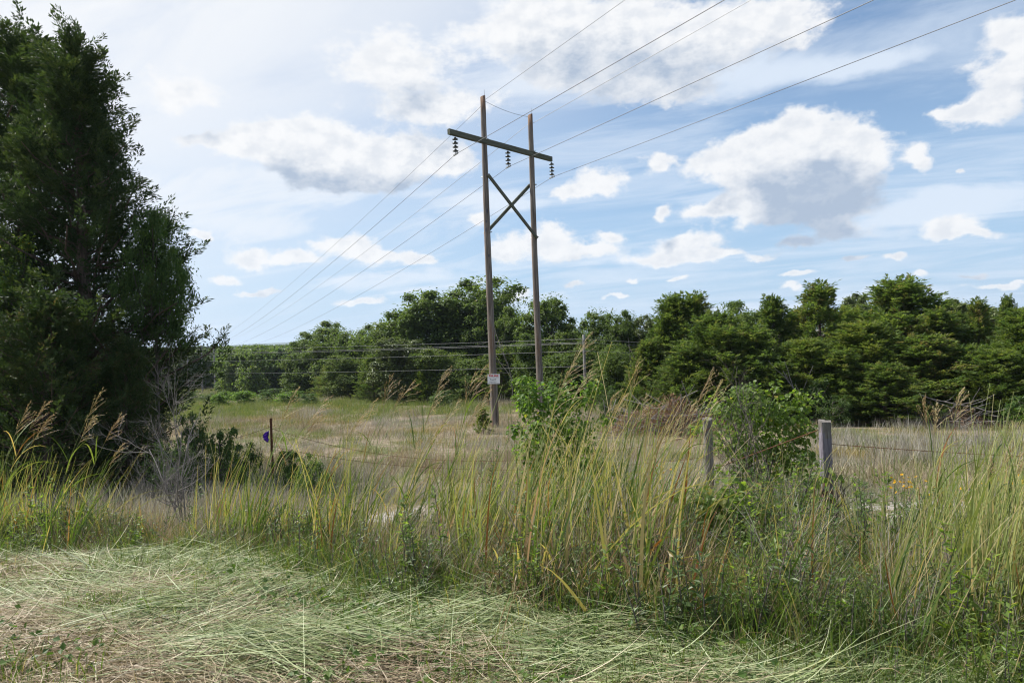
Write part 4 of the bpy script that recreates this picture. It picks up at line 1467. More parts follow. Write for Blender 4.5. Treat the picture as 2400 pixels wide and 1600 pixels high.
# ---- kinds of tufts
def tall_tuft(n, hgt, seed, mat, lean=0.32, stalks=5, brown=0.2, wid=1.0):
    a = np.zeros((n, 3))
    a[:, :2] = rng.normal(0, rng.uniform(0.06, 0.12), (n, 2))
    L = hgt * (0.26 + 0.86 * rng.random(n) ** 2.0)
    yaw = n_(n, 0, 1.1)
    var = np.where(rng.random(n) < brown, rng.uniform(0.75, 1.0, n), np.clip(rng.normal(0.4, 0.17, n), 0, 0.72))
    V, F, K, _, _ = blades(a, yaw, L, np.abs(n_(n, lean, 0.20)), np.clip(rng.gamma(1.5, 0.45, n), 0.05, 2.6), rng.uniform(0.008, 0.024, n) * wid, 7, None, rng.choice([1.2, 2.0, 4.0]))
    g = Geo().add(V, F, np.repeat(var, K))
    if stalks:
        m = stalks
        b_ = np.zeros((m, 3))
        b_[:, :2] = rng.normal(0, 0.07, (m, 2))
        V, F, K, pts, d = blades(b_, n_(m, 0, 0.5), hgt * rng.uniform(0.9, 1.35, m), np.abs(n_(m, lean * 0.9, 0.1)), rng.uniform(0.05, 0.35, m), np.full(m, 0.0055), 5, None, 1.0, 0.5)
        g.add(V, F, np.repeat(rng.uniform(0.35, 0.9, m), K))
    # dead leaves round the foot
    m = n // 3
    b_ = np.zeros((m, 3))
    b_[:, :2] = rng.normal(0, 0.13, (m, 2))
    V, F, K, _, _ = blades(b_, rng.uniform(-PI, PI, m), hgt * rng.uniform(0.15, 0.45, m), rng.uniform(0.2, 1.0, m), rng.uniform(0.4, 1.9, m), rng.uniform(0.004, 0.010, m), 4)
    g.add(V, F, np.repeat(rng.uniform(0.76, 1.0, m), K))
    return proto(g, mat)


def fine_tuft(n, hgt, spread, mat, wid=0.0035, lean=0.16, lo=0.0, hi=1.0, bend=0.5, segs=4):
    a = np.zeros((n, 3))
    a[:, :2] = rng.normal(0, spread, (n, 2))
    V, F, K, _, _ = blades(a, np.where(rng.random(n) < 0.6, n_(n, 0, 0.9), rng.uniform(-PI, PI, n)), hgt * rng.uniform(0.35, 1.1, n), np.abs(n_(n, lean, 0.16)), rng.uniform(0, bend, n) * 2, wid * rng.uniform(0.7, 1.4, n), segs, None, 1.2, 0.3)
    return proto(Geo().add(V, F, np.repeat(rng.uniform(lo, hi, n), K)), mat)


def forb_geo(nst, hgt, leaf, seed, spread=0.05, lean=0.1, wl=0.26):
    """leafy weed: stems with narrow leaves set all the way up"""
    g, gs = Geo(), Geo()
    for i in range(nst):
        K = 9
        q = np.linspace(0, 1, K)
        h_ = hgt * rng.uniform(0.6, 1.0)
        a_ = rng.uniform(0, 2 * PI)
        fan = rng.uniform(0.02, 0.28)
        b0 = rng.normal(0, spread, 2)
        pts = np.stack([b0[0] + (np.cos(a_) * fan + lean) * h_ * q ** 1.3, b0[1] + np.sin(a_) * fan * h_ * q ** 1.3, h_ * q], -1)
        V, F = tubes(pts[None], (0.0045 * (1 - 0.7 * q))[None], 4)
        gs.add(V, F, 0.5, 0, True)
        m = int(h_ / 0.016)
        tq = rng.uniform(0.15, 1.0, m)
        p = np.stack([np.interp(tq, q, pts[:, j]) for j in range(3)], -1)
        aa = rng.uniform(0, 2 * PI, m)
        d = np.stack([np.cos(aa), np.sin(aa), rng.uniform(-0.1, 0.9, m)], -1)
        nrm = np.stack([-np.cos(aa) * 0.5, -np.sin(aa) * 0.5, np.ones(m)], -1) + rng.normal(0, 0.35, (m, 3))
        L = leaf * rng.uniform(0.5, 1.2, m) * (1.1 - 0.5 * tq)
        V, F = kites(p, d, nrm, L, L * wl * rng.uniform(0.8, 1.3, m), 0.15, 0.4)
        g.add(V, F, np.repeat(np.clip(rng.normal(0.45, 0.2, m), 0, 1), 4))
    return g, gs


def forb_proto(*a, mat=None, **kw):
    g, gs = forb_geo(*a, **kw)
    g.V += gs.V; g.F += [f + g.n for f in gs.F]; g.var += gs.var; g.mi += [m + 1 for m in gs.mi]; g.sm += gs.sm; g.n += gs.n
    return proto(g, [mat or M['forb'], M['stem']])


TALL = [tall_tuft(15, 0.95, 1, M['grass'], 0.36), tall_tuft(13, 1.05, 2, M['grass'], 0.45, 4, 0.15), tall_tuft(16, 0.85, 3, M['grass'], 0.3, 3, 0.3), tall_tuft(11, 1.15, 4, M['grass'], 0.52, 4, 0.12), tall_tuft(14, 0.7, 5, M['grass'], 0.5, 2, 0.35), tall_tuft(18, 0.9, 6, M['grass'], 0.2, 5, 0.4)]
PALE = [tall_tuft(15, 0.95, 5, M['grass_pale'], 0.22, 7, 0.2, 0.9), tall_tuft(14, 1.05, 6, M['grass_pale'], 0.3, 7, 0.25, 0.9), tall_tuft(16, 0.85, 7, M['grass_pale'], 0.12, 6, 0.3, 0.9)]


def zone(n, px0, px1, Ya, Yb, rel=True):
    """points in a wedge seen between two photo columns; Ya is counted from the mown edge when REL"""
    px = rng.uniform(px0, px1, n)
    if rel:
        y = rng.uniform(0, 1, n)
        x = x_of(px, 5.5)
        for _ in range(4):
            yy = mow(x) + Ya + (Yb - mow(x) - Ya) * y
            x = x_of(px, yy)
        return x, yy
    yy = np.sqrt(rng.uniform(Ya ** 2, Yb ** 2, n))
    return x_of(px, yy), yy


def gather(zs):
    x = np.concatenate([z_[0][0] for z_ in zs])
    y = np.concatenate([z_[0][1] for z_ in zs])
    s = np.concatenate([rng.uniform(z_[1], z_[2], len(z_[0][0])) for z_ in zs])
    return x, y, s


def near_gravel(x, y, s):
    # growth is stunted round the bare gravel
    k_ = np.exp(-((x - gp[0] * 0.86) / 0.55) ** 2) * (y < gp[1] + 0.6) * (y > gp[1] - 2.4)
    k2 = np.exp(-((x - gd[0]) / 0.8) ** 2 - ((y - gd[1] + 0.5) / 0.7) ** 2)
    px = 1176 + x / y * F_PX                                      # and kept low before the two timber posts
    k3 = (np.exp(-((px - 1622) / 46) ** 2) + np.exp(-((px - 1905) / 62) ** 2)) * (y < 9.7)
    return s * (1 - 0.62 * np.clip(np.maximum(k_, k2) + 0.85 * k3, 0, 1))


# tall green grass bending with the wind to the right
x, y, s = gather([(zone(36, -260, 215, 0.25, 7.6), 0.75, 1.05), (zone(26, 215, 440, 0.3, 7.4), 0.4, 0.62), (zone(30, 430, 850, 0.25, 7.4), 0.62, 1.05),
                  (zone(12, 850, 1010, 0.3, 7.2), 0.6, 0.95), (zone(24, 1000, 1200, 0.2, 6.9), 0.75, 1.15), (zone(56, 1185, 1560, 0.15, 6.9), 0.85, 1.35), (zone(26, 1900, 2400, 0.0, 4.9), 0.5, 0.8), (zone(18, 1540, 1660, 0.15, 5.6), 0.5, 0.85), (zone(22, 1640, 1900, 0.2, 6.2), 0.6, 0.95),
                  (zone(30, 1900, 2500, 0.05, 5.2), 0.55, 0.9), (zone(40, 2500, 3500, 0.05, 6.6), 0.6, 1.0), (zone(24, -900, -250, 0.3, 7.6), 0.7, 1.0)])
keep = np.hypot((x - gp[0]) / 0.62, (y - gp[1]) / 1.0) > 1
x, y, s = x[keep], y[keep], s[keep]
s = near_gravel(x, y, s)
n = len(x)
scatter('tall_grass', xyz(x, y, -0.02), n_(n, 0.0, 0.7), rng.normal(0, 0.10, (n, 2)), s, rng.integers(0, 6, n), TALL, 'tall green grass leaning right with the wind behind the mown verge', 'grass')
# paler ripened grass at the right edge
x, y, s = gather([(zone(60, 2090, 2560, 0.3, 6.2), 0.7, 1.1), (zone(12, 1930, 2120, 0.7, 6.2), 0.45, 0.7), (zone(26, 1000, 1600, 0.4, 7.4), 0.7, 1.1), (zone(16, -250, 200, 0.5, 7.4), 0.7, 1.0), (zone(18, 450, 900, 0.4, 7.4), 0.6, 0.95), (zone(60, 2540, 3500, 0.3, 6.8), 0.7, 1.1)])
s = near_gravel(x, y, s)
n = len(x)
scatter('ripe_grass', xyz(x, y, -0.02), n_(n, 0.0, 0.5), rng.normal(0, 0.06, (n, 2)), s, rng.integers(0, 3, n), PALE, 'pale ripening tall grass, thickest at the right edge', 'grass')
# dry stems and low tangle under it
x, y, s = gather([(zone(620, -350, 2650, 0.0, 7.2), 0.38, 0.74), (zone(110, 200, 470, 0.1, 8.0), 0.6, 1.0), (zone(60, 850, 1250, 0.0, 6.2), 0.6, 1.0), (zone(70, 1200, 1640, 0.1, 6.6), 0.7, 1.5), (zone(30, 1640, 2000, 0.2, 6.2), 0.6, 1.35), (zone(80, 1950, 2450, 0.9, 7.5), 0.7, 1.15), (zone(70, 1750, 2350, 0.0, 5.0), 0.5, 1.0), (zone(70, 430, 1250, 0.1, 6.8), 0.6, 1.05), (zone(260, 2640, 3600, 0.0, 8.0), 0.5, 1.0), (zone(90, -950, -350, 0.0, 7.6), 0.5, 0.9)])
keep = (np.hypot((x - gp[0]) / 0.6, (y - gp[1]) / 0.9) > 1) | (rng.random(len(x)) < 0.25)
x, y, s = x[keep], y[keep], s[keep]
s = near_gravel(x, y, s)
n = len(x)
DRY = [fine_tuft(60, 0.36, 0.16, M['straw'], 0.0038, 0.3, 0, 0.75, 0.9), fine_tuft(46, 0.48, 0.10, M['straw'], 0.004, 0.22, 0, 0.9, 0.6), fine_tuft(70, 0.24, 0.2, M['straw'], 0.004, 0.6, 0, 0.8, 1.3), fine_tuft(36, 0.55, 0.10, M['field_grey'], 0.004, 0.16, 0, 0.9, 0.5)]
scatter('dry_grass', xyz(x, y, -0.01), rng.uniform(-0.8, 0.8, n), rng.normal(0, 0.1, (n, 2)), s, rng.integers(0, 4, n), DRY, 'brown dry stems and dead blades tangled under the tall grass', 'dry grass')
# green low growth among it
x, y, s = gather([(zone(560, -350, 2650, -0.1, 7.6), 0.6, 1.3), (zone(240, 1580, 2000, -0.02, 6.4), 0.7, 1.35), (zone(130, 1900, 2550, -0.3, 5.4), 0.5, 1.0), (zone(120, 900, 1650, -0.15, 5.6), 0.6, 1.1), (zone(120, -100, 900, -0.2, 6.6), 0.5, 0.9), (zone(260, 2550, 3600, -0.2, 7.4), 0.6, 1.2), (zone(80, -950, -350, -0.1, 7.6), 0.6, 1.2)])
keep = np.hypot((x - gp[0]) / 0.6, (y - gp[1]) / 0.9) > 1
x, y, s = x[keep], y[keep], s[keep]
s = near_gravel(x, y, s)
n = len(x)
LOW = [fine_tuft(60, 0.28, 0.13, M['grass'], 0.006, 0.3, 0, 0.7, 0.9), fine_tuft(50, 0.38, 0.10, M['grass'], 0.006, 0.25, 0.1, 0.8, 0.8), forb_proto(5, 0.30, 0.05, 1, spread=0.10, lean=0.05, wl=0.5, mat=M['shrub']), forb_proto(4, 0.42, 0.055, 2, spread=0.10, lean=0.08, wl=0.3), forb_proto(4, 0.62, 0.08, 3, spread=0.09, lean=0.1, wl=0.42, mat=M['bush_light']), forb_proto(5, 0.68, 0.075, 4, spread=0.08, lean=0.12, wl=0.26)]
px_u = 1176 + x / y * F_PX
scatter('undergrowth', xyz(x, y, -0.01), rng.uniform(-PI, PI, n), rng.normal(0, 0.08, (n, 2)), s, np.where((px_u > 1150) & (rng.random(n) < 0.10), rng.integers(4, 6, n), rng.choice(6, n, p=[0.30, 0.21, 0.24, 0.19, 0.03, 0.03])), LOW, 'low green grass and leafy weeds under the tall grass', 'undergrowth')

# ---- the field beyond the fence
FD = [fine_tuft(64, 0.26, 0.26, M['field_dry'], 0.0065, 0.25, 0, 1, 0.7, 3), fine_tuft(60, 0.34, 0.22, M['field_dry'], 0.006, 0.2, 0, 0.8, 0.5, 3), fine_tuft(70, 0.20, 0.30, M['field_dry'], 0.007, 0.4, 0.2, 1, 0.9, 3),
      fine_tuft(60, 0.26, 0.25, M['field_green'], 0.0075, 0.25, 0, 0.9, 0.8, 3), fine_tuft(60, 0.36, 0.20, M['field_green'], 0.007, 0.2, 0, 0.8, 0.7, 3),
      fine_tuft(54, 0.36, 0.16, M['field_grey'], 0.006, 0.14, 0, 1, 0.4, 3), fine_tuft(64, 0.24, 0.24, M['field_gold'], 0.0075, 0.25, 0, 1, 0.8, 3)]
N = 17000
x, y = zone(N, -900, 3300, 6.8, 66.0, False)
near_n = 4600
x2, y2 = zone(near_n, -800, 3400, 6.2, 18.0, False)
x3, y3 = zone(2600, 100, 900, 62.0, 185.0, False)
x, y = np.concatenate([x, x2, x3]), np.concatenate([y, y2, y3])
gn = fnoise(x, y, 6.0, 45) + 0.24 * np.clip((y - 47) / 13, -0.55, 1) + 0.25 * np.exp(-((x - 4.5) / 3.0) ** 2 - ((y - 18) / 5) ** 2) - 0.10 * np.exp(-((x + 2) / 5) ** 2 - ((y - 16) / 6) ** 2) + 0.35 * np.exp(-((x - 12) / 5) ** 2 - ((y - 19) / 2.6) ** 2) + 0.3 * np.exp(-((x + 24) / 16) ** 2 - ((y - 50) / 16) ** 2) + 0.12 * (fnoise(x, y, 14.0, 47) - 0.45)
green = rng.random(len(x)) < np.clip((gn - 0.47) * 5.0, 0.08, 0.92)
pick = np.where(green, rng.integers(3, 5, len(x)), rng.integers(0, 3, len(x)))
gk = fnoise(x, y * 2.2, 5.0, 81) - 0.1 * np.exp(-((y - 11) / 3) ** 2)
pick = np.where(~green & (gk > 0.54) & (rng.random(len(x)) < 0.8), 6, pick)
pick = np.where(~green & (fnoise(x, y * 2.0, 4.0, 85) > 0.53) & (rng.random(len(x)) < 0.75), 5, pick)
bare = (np.hypot((x - gd[0]) / 0.8, (y - gd[1]) / 0.5) < 1) | (np.hypot((x - gd[0] - 0.6) / 0.8, (y - gd[1] - 0.8) / 0.25) < 1) | (np.hypot((x - gp[0]) / 0.6, (y - gp[1]) / 0.9) < 1)
s = rng.uniform(0.6, 1.25, len(x)) * (0.85 + 0.012 * y) * np.clip((y - 3.5) / 8, 0.45, 1)
gap = (fnoise(x, y, 2.2, 71) < 0.40) & (rng.random(len(x)) < 0.75)
keep = ~bare & ~gap
s = np.where(fnoise(x, y, 1.6, 73) > 0.62, s * 1.35, s)
x, y, s, pick = x[keep], y[keep], s[keep], pick[keep]
n = len(x)
scatter('field_grass', xyz(x, y, -0.02), rng.uniform(-PI, PI, n), rng.normal(0, 0.06, (n, 2)), s, pick, FD, 'thin purplish-brown dry grass of the field with green patches', 'grass')

# stones on the bare gravel
g = Geo()
N = 1500
which = rng.integers(0, 4, N)
cx = np.array([gp[0], gd[0], gd[0] + 0.6, gh[0] + 0.6])[which] + rng.normal(0, 1, N) * np.array([0.4, 0.5, 0.5, 0.3])[which]
cyy = np.array([gp[1], gd[1], gd[1] + 0.8, gh[1]])[which] + rng.normal(0, 1, N) * np.array([0.5, 0.28, 0.16, 0.25])[which]
ico = np.array([[1, 0, 0], [-1, 0, 0], [0, 1, 0], [0, -1, 0], [0, 0, 1], [0, 0, -1]], float)
tri = np.array([[0, 2, 4], [2, 1, 4], [1, 3, 4], [3, 0, 4], [2, 0, 5], [1, 2, 5], [3, 1, 5], [0, 3, 5]])
sz = np.clip(rng.gamma(2.0, 0.006, N), 0.004, 0.045)
V = xyz(cx, cyy)[:, None, :] + ico[None] * sz[:, None, None] * rng.uniform(0.5, 1.3, (N, 6, 1)) * np.array([1, 1, 0.7])
g.add(V.reshape(-1, 3), (np.arange(N)[:, None, None] * 6 + tri[None]).reshape(-1, 3))
gv = g.obj('gravel', M['stone'])
tag(gv, 'pale limestone gravel on the bare patches of ground behind the tall grass', 'gravel', None, 'stuff')


# ------------------------------------------------------------------ tall seeding grasses, one by one
def seed_grass(tips, label, lean=0.42, leaves=5, tone=0.5):
    """a clump whose stalks carry open seed heads; TIPS are the photo positions of the heads' tips"""
    px0, py0, Y0 = tips[0]
    tp = P(px0, py0, Y0)
    hgt = tp.z - float(gz(tp.x, Y0))
    bx = tp.x - lean * hgt * 0.8
    bz = float(gz(bx, Y0))
    root = empty('seeding_grass', (bx, Y0, bz))
    tag(root, label, 'grass clump', 'seeding grass clumps along the verge', 'thing')
    lg = Geo()
    for i, (px_, py_, Yi) in enumerate(tips):
        t_ = P(px_, py_, Yi)
        t_ = np.array([t_.x - bx, t_.y - Y0, t_.z - bz])
        b_ = np.array([rng.normal(0, 0.05), rng.normal(0, 0.05), -0.03])
        K = 14
        q = np.linspace(0, 1, K)[:, None]
        pts = b_ * (1 - q) + t_ * q
        pts[:, 0] -= (np.sin(q[:, 0] * PI) * 0.10 * lean * t_[2])      # bows over towards its tip
        pts[:, 2] += np.sin(q[:, 0] * PI) * 0.05 * t_[2]
        V, F = tubes(pts[None], (0.0038 * (1 - 0.72 * q[:, 0]))[None], 5)
        Geo().add(V, F, 0.2 + 0.6 * q.repeat(5, 1).ravel() * rng.uniform(0.4, 1), 0, True).obj('stalk', M['culm'], root)
        # open panicle over the last part of the stalk
        g = Geo()
        nb_ = rng.integers(11, 17)
        f = np.linspace(0.80, 0.995, nb_)
        c = np.stack([np.interp(f, q[:, 0], pts[:, j]) for j in range(3)], -1)
        ax = unit(pts[-1] - pts[-4])
        ang = rng.uniform(0, 2 * PI, nb_)
        e1 = unit(np.cross(ax, [0, 1, 0.1]))
        e2 = np.cross(ax, e1)
        spread = rng.uniform(0.35, 0.75, nb_) * (1 - 0.5 * (f - 0.8) / 0.2)
        d = unit(ax[None] + spread[:, None] * (np.cos(ang)[:, None] * e1 + np.sin(ang)[:, None] * e2) + np.array([0.32, 0, -0.08]))
        L = t_[2] * rng.uniform(0.08, 0.155, nb_) * (1.15 - 0.75 * (f - 0.8) / 0.2)
        V, F = tubes(np.stack([c, c + d * L[:, None] * 0.55 + [0, 0, 0.004], c + d * L[:, None] - [0, 0, 0.012]], 1), np.stack([0.0014 + 0 * L, 0.0012 + 0 * L, 0.0008 + 0 * L], -1), 3)
        g.add(V, F, 0.5)
        m = 8
        s_ = rng.uniform(0.18, 1.05, (nb_, m))
        p = (c[:, None] + d[:, None] * (L[:, None] * s_)[..., None]).reshape(-1, 3)
        dd = unit(np.repeat(d, m, 0) + rng.normal(0, 0.35, (nb_ * m, 3)))
        V, F = kites(p, dd, rvec(nb_ * m), rng.uniform(0.012, 0.024, nb_ * m), rng.uniform(0.003, 0.0062, nb_ * m), 0.2)
        g.add(V, F, np.repeat(np.clip(rng.normal(tone, 0.22, nb_ * m), 0, 1), 4))
        g.obj('seed_head', M['seed'], root)
        # long leaves off the stalk
        f = rng.uniform(0.12, 0.68, leaves)
        c = np.stack([np.interp(f, q[:, 0], pts[:, j]) for j in range(3)], -1)
        V, F, Kb, _, _ = blades(c, n_(leaves, 0.0, 1.0), rng.uniform(0.3, 0.62, leaves), rng.uniform(0.3, 0.6, leaves), rng.uniform(0.4, 1.9, leaves), rng.uniform(0.008, 0.016, leaves), 7, None, 1.5)
        lg.add(V, F, np.repeat(np.where(rng.random(leaves) < 0.25, rng.uniform(0.75, 1, leaves), rng.uniform(0.15, 0.65, leaves)), Kb))
    m = 16
    b_ = np.zeros((m, 3))
    b_[:, :2] = rng.normal(0, 0.06, (m, 2))
    V, F, Kb, _, _ = blades(b_, n_(m, 0.0, 0.8), hgt * rng.uniform(0.35, 0.7, m), np.abs(n_(m, 0.3, 0.15)), rng.uniform(0.1, 1.3, m), rng.uniform(0.007, 0.013, m), 6, None, 1.5)
    lg.add(V, F, np.repeat(np.where(rng.random(m) < 0.2, rng.uniform(0.75, 1, m), rng.uniform(0.1, 0.65, m)), Kb))
    lg.obj('leaf_blades', M['grass'], root, 'stuff')
    return root


SEEDS = [
    ([(103, 928, 6.3), (62, 936, 6.4), (112, 958, 6.2)], 'seeding grass clump in front of the dark cedars nearest the left edge', 0.5),
    ([(228, 905, 6.5), (212, 960, 6.4)], 'seeding grass with the tallest heads in front of the huge dark cedar', 0.42),
    ([(272, 960, 6.6), (280, 1022, 6.7)], 'seeding grass just left of the dead grey shrub', 0.48),
    ([(675, 905, 6.2)], 'single straw-gold seed head above the field, right of the purple ribbon', 0.42),
    ([(748, 918, 6.6), (735, 955, 6.5)], 'drooping seeding grass between the ribbon post and the field centre', 0.66),
    ([(858, 922, 6.8), (830, 960, 6.6)], 'seeding grass left of the tall brown heads at field centre', 0.62),
    ([(895, 872, 6.3)], 'upright brown seed head at the front of the field centre', 0.25),
    ([(945, 882, 6.2)], 'slanting seed head with comb-like branches at the field centre', 0.6),
    ([(1020, 855, 6.5), (1050, 925, 6.4), (1000, 925, 6.6)], 'loose pale seeding clump left of the sign pole', 0.4),
    ([(1110, 845, 6.1), (1085, 868, 6.2), (1118, 905, 6.0), (1092, 935, 6.3)], 'densest seeding clump, its heads just left of the sign', 0.38),
    ([(1346, 778, 5.6), (1312, 842, 5.7), (1352, 855, 5.7)], 'tallest seeding grass, leaning across the wood right of the right pole', 0.42),
    ([(1412, 905, 6.0), (1432, 912, 6.1)], 'pair of seed heads left of the brush pile', 0.4),
    ([(1460, 838, 6.6)], 'upright thin seed head in front of the wood above the brush pile', 0.1),
    ([(1482, 912, 6.4)], 'rust-coloured seed head in front of the brush pile', 0.3),
    ([(1630, 862, 5.5), (1590, 930, 5.6)], 'long stalk slanting up towards the left fence post', 0.36),
    ([(1652, 880, 5.9)], 'slender seed head just above the left fence post', 0.22),
    ([(1560, 960, 5.8), (1530, 985, 5.6)], 'short seeding grass in front of the brush pile, left of the fence post', 0.4),
    ([(2204, 902, 4.9), (2150, 935, 5.0)], 'tall forked seeding grass right of the purple-washed post', 0.2),
    ([(2118, 925, 5.1)], 'thin seed head close right of the purple-washed post', -0.1),
    ([(2312, 1040, 4.6), (2275, 1060, 4.7)], 'pale seeding grass over the yellow flowers at the right', 0.25),
    ([(2368, 1010, 4.4), (2345, 1045, 4.5)], 'pale seeding grass cut by the right edge', 0.2),
    ([(1008, 985, 6.0), (960, 1010, 6.2)], 'low seeding grass above the bare gravel patch', 0.5),
]
for tips, lab, ln in SEEDS:
    seed_grass(tips, lab, ln, 5, rng.uniform(0.3, 0.7))


# ------------------------------------------------------------------ shrubs
def heart(L=0.075):
    """broad heart-shaped leaf folded along its midrib, tip along +X"""
    pr = [(0, 0, 0), (0.02, 0.22, 0), (0.22, 0.46, 0), (0.55, 0.42, 0), (0.85, 0.16, 0), (1.06, 0, 0)]
    mid = [(0.0, 0, 0), (0.30, 0, -0.05), (0.65, 0, -0.06)]
    V = [(0.0, 0, 0), (0.30, 0, -0.03), (0.65, 0, -0.05), (1.06, 0, -0.12), (-0.06, 0.22, 0.05), (0.2, 0.46, 0.10), (0.58, 0.40, 0.05), (-0.06, -0.22, 0.05), (0.2, -0.46, 0.10), (0.58, -0.40, 0.05)]
    F3 = [(0, 1, 5), (0, 5, 4), (1, 2, 6), (1, 6, 5), (2, 3, 6), (0, 8, 1), (0, 7, 8), (1, 9, 2), (1, 8, 9), (2, 9, 3)]
    return np.array(V) * L, np.array(F3)


def big_leaf_bush(px_, base_Y, lobes, nleaf, label, mat, leaf=0.075, seed=1, own=260):
    """lobes: (photo x, photo y, depth offset, radius in m). The nearest leaves are parts of their own, the rest one part."""
    r = np.random.default_rng(seed)
    bx = float(x_of(px_, base_Y))
    bz = float(gz(bx, base_Y))
    root = empty('bush', (bx, base_Y, bz))
    tag(root, label, 'bush')
    C = np.array([tuple(P(a, b_, base_Y + dy) - Vector((bx, base_Y, bz))) for a, b_, dy, _ in lobes])
    R = np.array([q[3] for q in lobes])
    k_ = r.choice(len(C), nleaf, p=R ** 2 / (R ** 2).sum())
    u = unit(r.normal(size=(nleaf, 3)))
    p = C[k_] + u * R[k_, None] * r.uniform(0.25, 1.05, (nleaf, 1)) ** 0.7
    ok = p[:, 2] > 0.05
    p, u, k_ = p[ok], u[ok], k_[ok]
    n = len(p)
    nrm = unit(u * 0.55 + np.array([0, -0.15, 0.75]) + r.normal(0, 0.4, (n, 3)))
    d = unit(np.cross(nrm, r.normal(size=(n, 3))) + u * 0.4 + np.array([0, 0, -0.45]))
    s = unit(np.cross(nrm, d))
    nn = np.cross(d, s)
    sc_ = r.uniform(0.45, 1.3, n)
    hv_, hf = heart(leaf)
    order = np.argsort(p[:, 1] + 0.35 * r.random(n))
    g = Geo()
    far = order[own:]
    Rm = np.stack([d, s, nn], -1)                                  # columns
    V = p[far][:, None] + np.einsum('nij,vj->nvi', Rm[far] * sc_[far][:, None, None], hv_)
    var = np.clip(r.normal(0.42, 0.2, len(far)), 0, 1)
    if len(far):
        g.add(V.reshape(-1, 3), (np.arange(len(far))[:, None, None] * 10 + hf[None]).reshape(-1, 3), np.repeat(var, 10))
        g.obj('foliage', mat, root, 'stuff')
    kinds = [Geo().add(hv_, hf, v_).mesh('leaf', mat) for v_ in (0.12, 0.28, 0.4, 0.52, 0.66, 0.95)]
    for i in order[:own]:
        o = bpy.data.objects.new('leaf', kinds[r.choice(6, p=[0.15, 0.22, 0.25, 0.2, 0.12, 0.06])])
        col.objects.link(o)
        o.parent = root
        m3 = Matrix(tuple(map(tuple, Rm[i])))
        o.rotation_euler = m3.to_euler()
        o.location = p[i]
        o.scale = (sc_[i],) * 3
    nb_ = 26
    q = np.linspace(0, 1, 7)
    tgt = C[r.integers(0, len(C), nb_)] + r.normal(0, 0.12, (nb_, 3))
    b0 = np.stack([r.normal(0, 0.10, nb_), r.normal(0, 0.08, nb_), np.full(nb_, -0.05)], -1)
    pts = b0[:, None] * (1 - q[None, :, None]) + tgt[:, None] * q[None, :, None]
    pts[:, :, 2] += 0.18 * np.sin(q * PI)[None] * r.uniform(0, 1, (nb_, 1))
    pts[:, 1:-1] += r.normal(0, 0.015, (nb_, 5, 3))
    V, F = tubes(pts, (0.011 * r.uniform(0.5, 1, (nb_, 1))) * (1 - 0.75 * q)[None], 5)
    Geo().add(V, F, 0.5, 0, True).obj('stems', M['stem'], root)
    return root


big_leaf_bush(1270, 11.0, [(1215, 925, 0, 0.26), (1270, 915, 0.1, 0.34), (1330, 905, 0, 0.30), (1365, 890, 0, 0.16), (1250, 985, -0.1, 0.38), (1320, 985, 0, 0.36), (1210, 1030, -0.2, 0.24), (1225, 1090, -0.3, 0.26), (1280, 1060, -0.1, 0.36), (1225, 890, 0.2, 0.14), (1345, 1050, 0, 0.3), (1186, 985, 0, 0.13), (1395, 960, 0, 0.14), (1200, 872, 0, 0.10), (1385, 1085, 0, 0.2)],
              2600, 'broad-leaved green bush hiding the foot of the right utility pole', M['bush'], 0.066, 5)
big_leaf_bush(1745, 10.6, [(1660, 935, 0, 0.30), (1720, 925, 0, 0.34), (1760, 940, 0.1, 0.36), (1810, 950, 0, 0.30), (1850, 925, 0, 0.20), (1882, 912, 0, 0.10), (1790, 1010, 0.1, 0.42), (1720, 1010, 0.2, 0.42), (1845, 985, 0, 0.26), (1670, 1010, 0.3, 0.3), (1740, 1075, 0.1, 0.4), (1820, 1050, 0, 0.32), (1725, 900, 0, 0.16), (1855, 1050, 0, 0.18), (1640, 1085, 0, 0.16), (1868, 1110, 0, 0.16), (1600, 985, 0.2, 0.14), (1690, 895, 0, 0.10), (1780, 890, 0, 0.13), (1830, 905, 0, 0.12)],
              3300, 'broad-leaved bush between the two timber fence posts', M['bush_light'], 0.064, 6)
big_leaf_bush(1640, 5.6, [(1600, 1160, 0, 0.16), (1640, 1175, 0, 0.2), (1680, 1130, 0.1, 0.18), (1610, 1240, -0.1, 0.2), (1665, 1250, -0.2, 0.24), (1640, 1310, -0.3, 0.2), (1700, 1210, 0, 0.18)],
              800, 'low vine with round leaves in front of the left fence post', M['bush_light'], 0.06, 7, 120)
big_leaf_bush(2170, 4.3, [(2130, 1350, 0, 0.14), (2180, 1330, 0, 0.12), (2150, 1420, -0.1, 0.14), (2100, 1300, 0.1, 0.10)],
              46, 'weed with a few large dark round leaves at lower right', M['forb'], 0.10, 8, 46)
big_leaf_bush(1130, 6.0, [(1080, 1270, 0, 0.2), (1150, 1300, 0, 0.18), (1000, 1290, 0, 0.16), (1040, 1330, -0.1, 0.15)],
              170, 'low broad-leaved weed at the foot of the grass below the sign pole', M['shrub'], 0.055, 9, 60)
big_leaf_bush(1893, 7.18, [(1893, 1092, -0.08, 0.11), (1925, 1090, 0, 0.07), (1870, 1100, 0, 0.09), (1890, 1150, -0.05, 0.10)],
              70, 'small yellowing vine climbing the purple-washed fence post', M['bush_light'], 0.055, 10, 70)


def make_shrub(name, H, R, K, per, leaf, mat, seed):
    o = make_oak(name, H, R, K, per, leaf, mat, seed, low=0.0)
    return o


